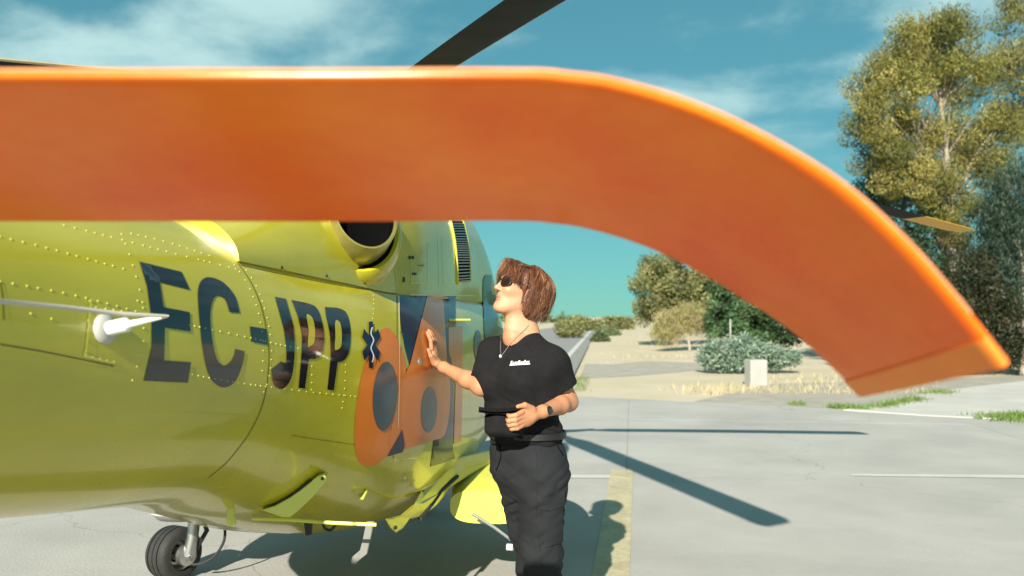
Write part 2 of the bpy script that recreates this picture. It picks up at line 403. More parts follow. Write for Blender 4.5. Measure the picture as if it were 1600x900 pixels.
def smooth_poly(pts, n=6):         # closed Catmull-Rom through pixel points
    o = []; k = len(pts)
    for i in range(k):
        p0, p1, p2, p3 = (np.array(pts[(i+j) % k], float) for j in (-1, 0, 1, 2))
        for t in [q/n for q in range(n)]:
            o.append(tuple(.5*(2*p1+(p2-p0)*t+(2*p0-5*p1+4*p2-p3)*t*t+(3*p1-p0-3*p2+p3)*t**3)))
    return o
def curve_px(pts, n=8):
    o = []
    for i in range(len(pts)-1):
        p0, p1, p2, p3 = (np.array(pts[min(max(i+j, 0), len(pts)-1)], float) for j in (-1, 0, 1, 2))
        for t in [q/n for q in range(n)]:
            o.append(tuple(.5*(2*p1+(p2-p0)*t+(2*p0-5*p1+4*p2-p3)*t*t+(3*p1-p0-3*p2+p3)*t**3)))
    o.append(tuple(pts[-1])); return o
def oval(cx, cy, rx, ry, rot=0, n=40):
    c, s = math.cos(rot), math.sin(rot)
    return [(cx+rx*math.cos(a)*c-ry*math.sin(a)*s, cy+rx*math.cos(a)*s+ry*math.sin(a)*c) for a in [2*math.pi*k/n for k in range(n)]]

# registration letters
decal('registration_letter', [[(217,409),(283,425),(296,453),(249,441),(229,448)], [(229,448),(249,441),(255,480),(236,500)], [(255,480),(296,488),(297,518),(257,512),(236,500)], [(236,500),(257,512),(256,563),(236,545)], [(236,545),(256,563),(298,566),(293,598),(224,595)]], 'black', .0016, HULL)
def ringC(outer, inner): return outer+inner[::-1]
Co = curve_px([(374,489),(366,462),(346,440),(321,434),(309,452),(311,500),(317,550),(327,588),(346,605),(366,597),(378,570),(382,549)])
Ci = curve_px([(358,488),(352,470),(343,463),(334,466),(328,490),(331,530),(338,560),(348,571),(358,567),(365,556),(367,545)])
decal('registration_letter', [Co+Ci[::-1]], 'black', .0016, HULL)
decal('registration_hyphen', [[(390,510),(416,514),(417,539),(392,534)]], 'black', .0016, HULL)
Jo = [(429,464),(446,467)]+curve_px([(458,510),(460,545),(456,585),(446,604),(433,607),(426,596),(424,577)])
Jo += [(438,565)]+curve_px([(438,578),(441,582),(445,575),(447,550),(443,515)])
decal('registration_letter', [Jo], 'black', .0016, HULL)
def letterP(x0, y0, x1, y1, foot):
    o = [(x0, y0)]+foot[0]
    return o
Pa = [(455,469)]+curve_px([(476,473),(493,480),(502,500),(506,528),(502,552),(493,560),(482,561)])+[(476,607),(466,606)]+curve_px([(470,560),(471,525),(464,492)])
Pb = [(507,480)]+curve_px([(525,481),(540,488),(547,512),(546,545),(538,562),(527,566)])+[(521,610),(511,609)]+curve_px([(516,560),(515,525),(509,495)])
decal('registration_letter', [Pa], 'black', .0016, HULL); decal('registration_letter', [Pb], 'black', .0016, HULL)
decal('letter_counter', [smooth_poly([(478,492),(487,497),(491,515),(490,534),(485,540),(480,540),(481,515)])], 'yellow', .0026, HULL)
decal('letter_counter', [smooth_poly([(523,502),(530,504),(533,520),(532,540),(527,546),(522,545),(523,525)])], 'yellow', .0026, HULL)
# rescue emblem: navy field, orange numerals, star of life
decal('emblem_field', [[(623,462),(712,462),(711,560),(697,575),(660,545),(641,578),(632,545),(625,505)]], 'navy', .0016, HULL)
decal('emblem_stem', [[(695,540),(710,545),(708,650),(707,700),(711,716),(690,724),(672,729),(690,704),(700,670)]], 'navy', .0016, HULL)
decal('emblem_numeral', [smooth_poly([(598,514),(612,518),(622,535),(632,565),(634,620),(632,665),(618,700),(600,716),(582,727),(564,725),(555,706),(553,672),(557,628),(566,580),(578,540)])], 'dorange', .0026, HULL)
six = [(667,462),(692,462),(676,512),(664,543)]+curve_px([(664,543),(682,541),(696,560),(702,600),(701,645),(693,680),(676,688),(645,697),(612,709)])+[(606,690)]+curve_px([(612,660),(618,620),(630,590),(640,568)])
decal('emblem_numeral', [six], 'dorange', .0034, HULL)
decal('emblem_numeral', [[(700,512),(722,510),(722,600),(720,690),(708,694),(711,600),(711,548),(700,548)]], 'dorange', .0026, HULL)
decal('emblem_counter', [oval(600, 619, 19, 54, .06)], 'slate', .0044, HULL)
decal('emblem_counter', [oval(669, 640, 12.5, 36, .05)], 'slate', .0044, HULL)
decal('emblem_wedge', [[(627,671),(631,695),(628,706),(604,713),(614,694)]], 'navy', .0044, HULL)
star = []
cx, cy = 578, 539
for k in range(3):
    a = math.radians(90+60*k); dx, dy = math.cos(a), -math.sin(a)
    def pt(u, v): return (cx+.40*(dx*u*36-(-dy)*v*36) , cy+(dy*u*36-(dx)*v*36))
    star.append([pt(-1, -.22), pt(1, -.22), pt(1, .22), pt(-1, .22)])
for k, q in enumerate(star): decal('star_of_life_bar', [q], 'navy', .0046+.0008*k, HULL)
decal('star_staff', [curve_px([(578,512),(576,522),(580,532),(576,544),(580,556),(578,566)])+[(p[0]+2, p[1]) for p in curve_px([(578,512),(576,522),(580,532),(576,544),(580,556),(578,566)])][::-1]], 'white', .0075, HULL)
# cockpit side window
decal('cockpit_window', [smooth_poly([(755,436),(768,430),(782,432),(786,470),(786,530),(782,556),(768,560),(758,540),(755,490)], 5)], 'glass', .004, HULL)
decal('fuel_cap', [oval(746, 540, 6, 24)], 'slate', .003, HULL, step=6)

def ribbon(name, pts, wd, m, off, parent, dense=8):
    L_ = []; 
    for p in curve_px(pts, dense):
        h = hit(*p, off)
        if h: L_.append(h)
    rows = []
    for i, (p, n) in enumerate(L_):
        d = (L_[min(i+1, len(L_)-1)][0]-L_[max(i-1, 0)][0]).normalized(); w = n.cross(d).normalized()*wd/2; rows.append([p-w, p+w])
    b = MB(); b.grid(rows); return SUB(b.build(name, m), parent)
SEAMS = [([(372,412),(392,442),(408,480),(418,530),(420,570),(412,625),(392,672),(358,718),(325,747)], .004),
 ([(0,538),(60,548),(120,560),(178,572)], .003),
 ([(620,462),(620,520),(620,600),(618,670),(614,716)], .0035),
 ([(455,680),(520,690),(600,700)], .002), ([(623,520),(660,514),(712,510)], .002),
 ([(0,441),(4,462),(6,500)], .003)]
for pts, wd in SEAMS: ribbon('panel_seam', pts, wd, 'seam', .0012, HULL)
ribbon('door_seal', [(622,463),(622,520),(622,600),(620,668)], .006, 'sealant', .0056, HULL)
ribbon('door_seal', [(622,460),(670,461),(740,462)], .006, 'sealant', .0018, COWL)
ribbon('panel_seam', [(374,413),(440,427),(520,443),(618,459)], .005, 'seam', .003, COWL)
ribbon('panel_seam', [(617,420),(619,440),(620,458)], .004, 'sealant', .002, COWL)
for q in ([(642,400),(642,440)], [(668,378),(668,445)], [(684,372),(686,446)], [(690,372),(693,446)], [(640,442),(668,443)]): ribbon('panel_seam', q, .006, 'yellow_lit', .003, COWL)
# plate under the antenna mount
ribbon('mount_plate_edge', [(141,466),(138,500),(134,540),(130,556)], .005, 'yellow_lit', .002, HULL)
ribbon('mount_plate_edge', [(130,556),(155,562),(178,567)], .004, 'yellow_lit', .002, HULL)

# rivet rows
rv_pts = []
def rivets(pts, gap=.031):
    c = curve_px(pts, 14); last = None; 
    for p in c:
        h = hit(*p, 0)
        if h is None: continue
        if last is None or (h[0]-last).length >= gap: rv_pts.append(h); last = h[0]
for pts, gp in [([(0,370),(60,384),(120,400),(200,422)], .024), ([(100,352),(180,372),(260,393),(368,420)], .024), ([(0,440),(70,452),(140,467),(232,492)], .026),
  ([(190,366),(203,400),(212,430),(222,470),(224,500),(223,540),(205,600)], .03), ([(205,365),(260,378),(330,400)], .024), ([(215,470),(232,492)], .02),
  ([(296,508),(312,511),(392,528),(425,536),(470,545)], .02), ([(300,585),(335,592),(372,598),(424,605),(500,614),(560,620)], .022),
  ([(378,412),(402,450),(418,500),(424,545),(420,590),(408,620)], .022), ([(366,414),(388,446),(404,490),(411,540),(409,590)], .024),
  ([(487,560),(487,600),(485,618)], .022), ([(540,570),(538,610),(534,640)], .022), ([(578,650),(576,690),(570,720)], .025),
  ([(651,560),(652,620),(650,690)], .03), ([(692,600),(693,660),(690,700)], .03), ([(140,470),(137,520),(134,556)], .02), ([(134,556),(178,566)], .02),
  ([(582,440),(584,480),(580,510)], .025), ([(48,490),(96,502)], .05), ([(150,480),(200,488),(228,496)], .024), ([(600,722),(650,716),(700,724)], .02)]: rivets(pts, gp)
V = []; F = []
for p, n in rv_pts:
    u = n.orthogonal().normalized(); w = n.cross(u); b0 = len(V); r = .0026
    for rr, hh in ((1, -.0005), (.72, .0014)):
        for k in range(7): a = 2*math.pi*k/7; V.append(p+(u*math.cos(a)+w*math.sin(a))*r*rr+n*hh)
    V.append(p+n*.002)
    for k in range(7): j = (k+1) % 7; F.append((b0+k, b0+j, b0+7+j, b0+7+k)); F.append((b0+7+k, b0+7+j, b0+14))
SUB(mesh('rivets', V, F, 'rivet', kind='stuff'), HULL)
# cowling screws and stencils
for q in ((440,418),(510,431),(570,442),(612,398)):
    h = hit(*q, .001); b = MB(); b.lathe(h[0], h[1], [(0, .006), (.002, .005), (.0025, .0001)], 8); SUB(b.build('cowling_screw', 'darkmetal'), COWL)
for q in ([(638,400),(646,400),(646,405),(638,405)], [(643,426),(650,426),(650,430),(643,430)], [(629,433),(632,433),(632,441),(629,441)]): decal('stencil_mark', [q], 'black', .003, COWL, step=4)
ribbon('stencil_line', [(652,415),(662,415)], .004, 'seam', .003, COWL)

# exhaust with its fairing
c, n = hit(552, 352); n = Vector((.56, -.76, .22)).normalized(); c = c-n*.03
b = MB(); b.lathe(c, n, [(-.30, .30), (-.12, .262), (-.02, .235), (.03, .212), (.045, .190), (.035, .178), (-.05, .172)], 48); SUB(b.build('exhaust_fairing', 'yellow'), COWL)
b = MB(); b.lathe(c, n, [(-.05, .169), (.045, .160), (.12, .140), (.15, .130), (.152, .124), (.14, .120), (.0, .125), (-.06, .12)], 48); SUB(b.build('exhaust_nozzle', 'lip'), COWL)
b = MB(); b.lathe(c, n, [(.136, .1195), (.10, .119), (.085, .10), (.08, .001)], 40); SUB(b.build('exhaust_duct', 'recess_black'), COWL)  # black plug near the lip, the hole's inner shade put into its colour
b = MB(); b.lathe(c, n, [(.02, .166), (.034, .168), (.035, .178), (.02, .180)], 48); SUB(b.build('exhaust_gap_ring', 'recess_black'), COWL)

# intake grille: frame and slats on the cowling side
gl = curve_px([(703,345),(709,375),(712,405),(714,443)], 6); gr = curve_px([(722,345),(729,375),(733,405),(734,441)], 6)
rows = [[hit(*a, .004)[0], hit(*c2, .004)[0]] for a, c2 in zip(gl, gr)]
b = MB(); b.grid(rows); GR = SUB(b.build('intake_grille', 'recess_black'), COWL)
b = MB(); b.tube([r[0] for r in rows]+[rows[-1][1]]+[r[1] for r in rows[::-1]], .007, 6); o = b.build('grille_frame', 'yellow_lit'); SUB(o, COWL)
for k in range(2, 25):
    t = k/25; i = min(int(t*(len(gl)-1)), len(gl)-2); f = t*(len(gl)-1)-i
    A = [gl[i][q]+(gl[i+1][q]-gl[i][q])*f for q in (0, 1)]; B = [gr[i][q]+(gr[i+1][q]-gr[i][q])*f for q in (0, 1)]
    b = MB(); b.tube([hit(*A, .006)[0], hit((A[0]+B[0])/2, (A[1]+B[1])/2, .009)[0], hit(*B, .006)[0]], .0034, 5)
    SUB(b.build('grille_slat', 'metal' if k < 11 else 'grey'), COWL)

# small step plate in the sunlit yellow by the door
h = hit(712, 498); a = h[0]
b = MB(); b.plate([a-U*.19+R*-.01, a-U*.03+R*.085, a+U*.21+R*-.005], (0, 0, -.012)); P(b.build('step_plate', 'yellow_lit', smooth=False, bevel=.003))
# door latch where the hand rests
h = hit(654, 565); b = MB(); b.lathe(h[0], h[1], [(0, .016), (.006, .014), (.012, .007), (.013, .0001)], 14); SUB(b.build('door_latch', 'metal'), HULL)
# wire antenna insulator and wire
h = hit(163, 514); n = h[1]; p = h[0]; tipd = (n*.72+U*.12+Vector((0, 0, .10))).normalized()
b = MB(); b.lathe(p-n*.002, n, [(0, .034), (.006, .035), (.011, .031), (.015, .022), (.017, .001)], 28); INS = P(b.build('antenna_insulator', 'grey'))
b = MB(); b.lathe(p+n*.012, tipd, [(0, .017), (.045, .017), (.05, .010), (.052, .0085), (.14, .0035), (.145, .0001)], 18); SUB(b.build('insulator_post', 'white'), INS)
e = p+n*.012+tipd*.14
b = MB(); A = at(-330, 436, 1.05); B_ = at(100, 480, 1.70)
b.tube([A, at(0, 471, 1.48), B_, e+(B_-e)*.45+Vector((0, 0, -.004)), e], [.0045, .0045, .0048, .0055, .0035], 8); P(b.build('antenna_wire', 'wire'))

# horizontal stabiliser with drooped tip (the tail surface close by)
prof = [(-1.35,.262),(-.9,.262),(-.5,.262),(-.2,.262),(0,.2625),(.06,.257),(.10,.250),(.159,.232),(.22,.206),(.287,.168),(.34,.130),(.39,.082),(.43,.036),(.462,-.004),(.492,-.043)]
prof = [(x, z-float(np.interp(x, [.0, .287, .492], [.0205, .011, .004]))) for x, z in curve_px(prof, 4)]
Yn, Yf, dz0 = .85, 1.205, -.105
rows = []
for i, (x, z) in enumerate(prof):
    q0, q1 = prof[max(i-1, 0)], prof[min(i+1, len(prof)-1)]
    tx, tz = q1[0]-q0[0], q1[1]-q0[1]; l = math.hypot(tx, tz); nx_, nz_ = -tz/l, tx/l
    dz = dz0+.042*max(0, (x-.33)/.16)
    r = []
    for v, th in [(0,-.001),(.0,.003),(.003,.0055),(.012,.0085),(.05,.013),(.15,.026),(.35,.034),(.6,.034),(.8,.026),(.93,.016),(1,.004),(1.0,0),(.93,-.003),(.6,-.004),(.3,-.003),(.05,-.003),(.008,-.003)]:
        r.append(Vector((x+nx_*th*.9, Yn+(Yf-Yn)*v, CH+z+dz*v+nz_*th)))
    rows.append(r)
b = MB(); b.grid(rows, closed_v=True); m_ = len(rows[0]); k = len(b.V)-m_; b.F.append(tuple(reversed(range(k, k+m_)))); b.F.append(tuple(range(m_)))
STAB = P(b.build('horizontal_stabilizer', 'orange')); STAB['label'] = 'glossy orange tail stabilizer with a curved drooping tip'
b = MB(); b.grid([[r[q]+Vector((0, -.0010, .0010)) for q in (1, 2, 3)] for r in rows[:-5]]); SUB(b.build('edge_glint', 'peach'), STAB)  # peach ribbon puts the highlight of the near edge into the colour
cap = [[p+(p-sum(r, Vector())/len(r)).normalized()*.002+Vector((-.0015, 0, -.0015)) for p in r] for r in rows[-4:]]
b = MB(); b.grid(cap, closed_v=True); k = len(b.V)-m_; b.F.append(tuple(reversed(range(k, k+m_)))); b.F.append(tuple(range(m_))); SUB(b.build('tip_cap', 'tip_orange'), STAB)
# port stabiliser, fin and tail rotor behind the viewpoint
b = MB(); q = [H(-3.95, -.2, 1.60), H(-3.6, -.2, 1.58), H(-3.62, -1.45, 1.6), H(-3.9, -1.45, 1.62)]; b.plate(q, (0, 0, .035)); P(b.build('horizontal_stabilizer', 'orange', bevel=.01))
for z0, z1, ds, nm in ((1.6, 2.75, -.75, 'tail_fin'), (1.45, .75, -.55, 'ventral_fin')):
    b = MB(); b.plate([H(-5.6, -.025, z0), H(-6.45, -.025, z0), H(-6.5+ds*.5, -.025, z1), H(-6.15+ds*.5, -.025, z1)], R*.05); P(b.build(nm, 'yellow', bevel=.015))
TR = H(-6.4, -.16, 1.72); b = MB(); b.tube([H(-6.4, 0, 1.72), TR-R*.06], .05, 12); P(b.build('tail_rotor_hub', 'darkmetal'))
for sg in (1, -1):
    b = MB(); b.box(TR+Vector((0, 0, .5*sg))-R*.02, U*.08, R*.008, Vector((0, 0, .46))); P(b.build('tail_rotor_blade', 'blade', bevel=.005))

# ------------------------------------------------------------------ main rotor
HUB = H(.66, 0, 0)+Vector((.05, 0, 2.80))
b = MB(); b.lathe((HUB.x, HUB.y, 2.1), (0, 0, 1), [(0, .16), (.1, .15), (.3, .09), (.75, .075)], 24); P(b.build('rotor_mast', 'darkmetal'))
b = MB(); b.lathe((HUB.x, HUB.y, HUB.z-.09), (0, 0, 1), [(0, .02), (0, .2), (.03, .26), (.1, .26), (.13, .16), (.14, .001)], 32); P(b.build('rotor_hub', 'darkmetal'))
b = MB(); b.lathe((HUB.x, HUB.y, 2.45), (0, 0, 1), [(0, .08), (0, .22), (.05, .22), (.05, .08)], 28); P(b.build('swashplate', 'metal'))
AIR = [(-.5,0),(-.485,.022),(-.44,.045),(-.35,.062),(-.2,.066),(0,.058),(.25,.035),(.5,.005),(.5,-.003),(.25,-.014),(0,-.026),(-.2,-.035),(-.35,-.036),(-.44,-.028),(-.485,-.014)]
RR = 4.4
def blade(phi, droop, rise=0, pitch=4, z0=0):
    a = math.radians(phi); d = Vector((math.cos(a), math.sin(a), 0)); le = Vector((-d.y, d.x, 0))
    def row(r, ch, tk=1):
        z = HUB.z+z0-droop*max(0, (r-.3)/(RR-.3))**1.12; o = Vector((HUB.x, HUB.y, z))+d*r
        cp, spn = math.cos(math.radians(pitch)), math.sin(math.radians(pitch)); out = []
        for c_, t_ in AIR: out.append(o-le*(c_*ch*cp)+Vector((0, 0, -c_*ch*spn*1+t_*ch*tk)))
        return out
    def chord(r): return .13 if r < .62 else (.13+.14*min(1, (r-.62)/.30) if r < .92 else .27)
    def span(name, rs, m, parent=None, taper=False):
        b = MB(); rows = [row(r, chord(r)*(1 if not taper else (1-.30*max(0, (r-(RR-.10))/.10)**2))) for r in rs]
        b.grid(rows, closed_v=True); k = len(AIR); b.F.append(tuple(range(k))); e_ = len(b.V)-k; b.F.append(tuple(reversed(range(e_, e_+k))))
        return b.build(name, m), rows
    o, rows = span('rotor_blade', list(np.linspace(.55, .95, 8))+list(np.linspace(1.05, RR-.48, 22)), 'blade'); P(o)
    t, _ = span('blade_tip', np.linspace(RR-.482, RR, 9), 'bladetip', taper=True); SUB(t, o)
    b = MB(); b.grid([[p+(p-(r[5]+r[10])/2).normalized()*.0015 for p in (r[13], r[14], r[0], r[1], r[2])] for r in rows[5:]]); SUB(b.build('leading_edge_strip', 'strip'), o)
    b = MB(); g1 = Vector((HUB.x, HUB.y, HUB.z+z0*.5-.03))
    b.tube([g1+d*.15, g1+d*.4, Vector((HUB.x, HUB.y, HUB.z+z0-.0))+d*.62], [.07, .06, .045], 14); SUB(b.build('blade_grip', 'darkmetal'), o)
    return o
blade(15.5, .70); blade(-69, .40, 0, 10); blade(195.5, -.10); blade(112, .3)

# ------------------------------------------------------------------ undercarriage and belly fittings
def wheel(c, r, wd, axle, name='main_wheel'):
    c = Vector(c); b = MB(); pr = []
    for k in range(0, 25):
        a = math.pi*(k/24)-math.pi/2
        pr.append((wd*.5*sp(math.sin(a), .55), r*.60+(r*.40)*sp(math.cos(a), .5)))
    b.lathe(c, axle, pr, 48); W = P(b.build('main_wheel' if name == 'main_wheel' else name, 'rubber'))
    for q in (-.22, 0, .22):
        g = MB(); g.lathe(c, axle, [(wd*(q-.022), r*.999), (wd*q, r*1.0025), (wd*(q+.022), r*.999)], 48); SUB(g.build('tread_groove', 'recess_black'), W)
    for sg in (1, -1):
        b = MB(); b.lathe(c, Vector(axle)*sg, [(wd*.20, r*.62), (wd*.36, r*.60), (wd*.30, r*.52), (wd*.18, r*.42), (wd*.2, r*.2), (wd*.42, r*.18), (wd*.44, r*.001)], 32); SUB(b.build('wheel_rim', 'metal'), W)
        for k in range(6):
            a = 2*math.pi*k/6; u_ = Vector(axle).orthogonal().normalized(); w_ = Vector(axle).cross(u_)
            g = MB(); g.lathe(c+Vector(axle)*sg*wd*.2+(u_*math.cos(a)+w_*math.sin(a))*r*.32, Vector(axle)*sg, [(0, r*.05), (wd*.1, r*.05), (wd*.1, .0001)], 8); SUB(g.build('rim_bolt', 'darkmetal'), W)
    return W
WR = .145
wc = gnd(272, 905); wc.z = WR
axl = (R*.94-U*.34).normalized()
wheel(wc, WR, .155, axl)
ax_in = wc+axl*.115
b = MB(); b.tube([wc, ax_in+axl*.03], .026, 14); b.tube([ax_in, ax_in+Vector((.02, 0, .10)), ax_in+Vector((.035, .02, .34))], [.034, .03, .036], 16); P(b.build('gear_leg', 'metal'))
b = MB(); b.lathe(wc+axl*.075, axl, [(0, .001), (0, .055), (.035, .058), (.045, .03), (.05, .001)], 20); P(b.build('brake_caliper', 'metal'))
b = MB(); b.tube([ax_in+Vector((.03, .03, .03)), ax_in+Vector((.09, .02, .13)), ax_in+Vector((.05, .02, .26))], .013, 8); P(b.build('torque_link', 'darkmetal'))
b = MB(); pts = [(321,812),(338,810),(350,822),(350,845),(336,868),(316,880),(300,882)]
b.tube([at(x, y, wc.y-.07) for x, y in curve_px(pts, 5)], .0075, 8); P(b.build('brake_hose', 'rubber'))
# fairing above the wheel, grey underside
cc = wc+Vector((.20, .03, WR-.035)); rows = []
for z, k in ((.135, .72), (.15, 1.0), (.19, 1.12), (.30, 1.15), (.42, 1.0)):
    rows.append([cc+Vector((0, 0, z))+R*(.165*k*sp(math.cos(a), .7))+U*(.42*k*sp(math.sin(a), .7)) for a in [2*math.pi*q/36 for q in range(36)]])
b = MB(); b.grid(rows, closed_v=True); b.F.append(tuple(range(36))); P(b.build('wheel_fairing', 'grey'))
b = MB(); b.box(H(-.1, -.62, .62), U*.5, R*.22, Vector((0, 0, .09))); P(b.build('gear_sponson', 'yellow', bevel=.04))
# starboard gear: sponson in the sunlit yellow, leg and wheel
sc = gnd(842, 897); sc.z = WR
wheel(sc, WR, .155, axl)
b = MB(); b.tube([sc-axl*.115, sc-axl*.115+Vector((-.03, .01, .12)), sc+Vector((-.22, .05, .40))], [.03, .03, .036], 14); b.tube([sc, sc-axl*.13], .026, 12); P(b.build('gear_leg', 'metal'))
rows = []
for i, s in enumerate(np.linspace(0, 1, 12)):
    k = math.sin(math.pi*min(1, .12+s*.8))**.5
    c0 = H(-.42+1.5*s, .78+.10*k, .50)
    rows.append([c0+R*(.30*k*sp(math.cos(a), .6))+Vector((0, 0, .135*k*sp(math.sin(a), .75))) for a in [2*math.pi*q/32 for q in range(32)]])
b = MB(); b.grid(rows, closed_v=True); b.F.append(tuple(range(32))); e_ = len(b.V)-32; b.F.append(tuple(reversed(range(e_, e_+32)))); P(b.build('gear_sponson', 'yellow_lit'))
b = MB(); b.tube([at(738, 803, 4.1), at(772, 824, 4.1), at(798, 843, 4.1)], .008, 8); P(b.build('gear_stay', 'metal'))
b = MB(); b.lathe(at(797, 855, 4.1), (1, -.3, 0), [(-.015, .001), (-.015, .016), (.015, .016), (.015, .001)], 12); P(b.build('stay_end', 'white'))
# gear door hanging open
gd = [(600,742),(655,728),(715,716),(764,704),(766,724),(735,742),(704,762),(684,788),(662,806),(640,812),(630,826),(619,833),(611,826),(604,812),(628,806),(652,786),(664,764),(640,748)]
def gp(x, y): return at(x, y, 3.50+.0075*(x-610)-.0012*(y-745))
b = MB(); b.plate([gp(*q) for q in gd], U*.018+R*-.012); GD = P(b.build('gear_door', 'yellow', smooth=False, bevel=.004))
b = MB(); b.plate([gp(659, 767)-U*.012, gp(670, 784)-U*.022, gp(650, 796)-U*.022, gp(647, 790)-U*.014], U*.012); SUB(b.build('door_gusset', 'yellow_lit', smooth=False), GD)
b = MB(); b.tube([gp(*q)-U*.006 for q in ((715,744),(690,766),(676,786),(657,810))], .010, 8); SUB(b.build('door_seal_strip', 'rubber'), GD)
b = MB(); b.lathe(gp(618, 824)-U*.008, U*-1, [(-.01, .0075), (.003, .0075), (.0035, .0001)], 12); SUB(b.build('hinge_pin', 'darkmetal'), GD)
# tie-down arm on the belly
Ya = 2.98
arm = [(408,797),(430,790),(455,776),(478,758),(497,743),(505,741),(510,746),(508,753),(488,777),(464,800),(452,809),(440,808)]
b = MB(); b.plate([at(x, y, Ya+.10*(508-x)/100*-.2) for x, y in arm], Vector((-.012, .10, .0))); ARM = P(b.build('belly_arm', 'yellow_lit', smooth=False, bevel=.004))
b = MB(); b.tube([at(x, y, Ya-.004) for x, y in ((412,797),(436,787),(460,772),(486,750))], .0052, 6); SUB(b.build('arm_gap_line', 'rubber'), ARM)  # dark line laid in for the shaded gap along the arm
for q in ((504,748),(445,804)):
    b = MB(); b.lathe(at(*q, Ya-.004), (0, -1, 0), [(-.004, .006), (.004, .005), (.0045, .0001)], 10); SUB(b.build('pivot_bolt', 'darkmetal'), ARM)
b = MB(); b.tube([at(x, y, 3.05) for x, y in ((394,810),(450,812),(520,817),(588,820))], .007, 8); P(b.build('belly_rail', 'yellow_lit'))
# small hook, lamp and belly antennas
h = hit(565, 770); hk = lambda x, y, k: h[0]+U*((x-565)*.0032)+Vector((0, 0, (783-y)*.0026))+h[1]*k
b = MB(); b.tube([hk(556, 793, -.01), hk(558, 784, .02), hk(567, 776, .025), hk(577, 773, .012), hk(574, 784, .01), hk(566, 792, -.01)], .006, 8); P(b.build('tie_down_hook', 'yellow_lit'))
b = MB(); b.lathe(at(361, 812, 2.9), (0, 0, -1), [(-.06, .012), (-.01, .014), (.0, .018), (.016, .016), (.022, .001)], 14); P(b.build('drain_fitting', 'yellow_lit'))
b = MB(); b.plate([at(x, y, 3.3) for x, y in ((572,815),(584,815),(580,835),(573,866),(563,874),(553,883),(547,880),(550,870),(562,860),(567,840))], (0.004, .012, 0)); P(b.build('blade_antenna', 'dgrey', smooth=False, bevel=.003))
b = MB(); b.plate([at(x, y, 3.2) for x, y in ((474,815),(486,815),(484,837),(477,837))], (.004, .02, 0)); P(b.build('stub_antenna', 'rubber', smooth=False, bevel=.003))
b = MB(); b.tube([at(x, y, 3.25) for x, y in curve_px(((503,815),(508,826),(517,828),(524,820),(525,814)), 5)], .006, 7); P(b.build('drain_loop', 'darkmetal'))
# nose wheel
nw = H(1.55, 0, 0); nw.z = .13; wheel(nw, .13, .12, R, 'nose_wheel'); b = MB(); b.tube([nw+R*.08, H(1.5, .08, .3), H(1.45, 0, .6)], .03, 12); b.tube([nw, nw+R*.09], .02, 10); P(b.build('nose_gear_leg', 'metal'))

# ------------------------------------------------------------------ person: distance fields turned into continuous surfaces
HS = .95; HB = None
def hash3(i, j, k): 
    n = (i*374761393+j*668265263+k*2147483647) & 0x7fffffff; n = ((n ^ (n >> 13))*1274126177) & 0x7fffffff
    return ((n ^ (n >> 16)) & 0xffff)/65535.
def vnoise(p):
    f = np.floor(p).astype(np.int64); t = p-f; t = t*t*(3-2*t); r = 0
    for a in (0, 1):
        for b in (0, 1):
            for c in (0, 1):
                w = (t[:, 0] if a else 1-t[:, 0])*(t[:, 1] if b else 1-t[:, 1])*(t[:, 2] if c else 1-t[:, 2])
                r = r+w*hash3(f[:, 0]+a, f[:, 1]+b, f[:, 2]+c)
    return r*2-1
def ell(c, r, B=None):
    c = np.array(c, float); r = np.array(r, float)*(HS if (B is not None and B is HB) else 1); B = np.eye(3) if B is None else np.array(B, float)
    def f(p):
        q = (p-c)@B.T; k0 = np.linalg.norm(q/r, axis=1); k1 = np.linalg.norm(q/(r*r), axis=1)+1e-9
        return k0*(k0-1)/k1
    return f
def cone(a, b, ra, rb):
    a = np.array(a, float); b = np.array(b, float); d = b-a; L2 = d@d
    def f(p):
        t = np.clip(((p-a)@d)/L2, 0, 1); return np.linalg.norm(p-a-t[:, None]*d, axis=1)-(ra+(rb-ra)*t)
    return f
def smin(a, b, k):
    h = np.maximum(k-np.abs(a-b), 0)/k; return np.minimum(a, b)-h*h*k*.25
def union(prims):
    def f(p):
        c = p.mean(0, keepdims=True); rad = np.linalg.norm(p-c, axis=1).max(); use = prims
        if rad < .15:
            d0 = np.array([fn(c)[0] for fn, k in prims]); lim = d0.min()+2.6*rad+.05; use = [q for q, d in zip(prims, d0) if d < lim]
        d = None
        for fn, k in use:
            e = fn(p); d = e if d is None else smin(d, e, k)
        return d
    return f
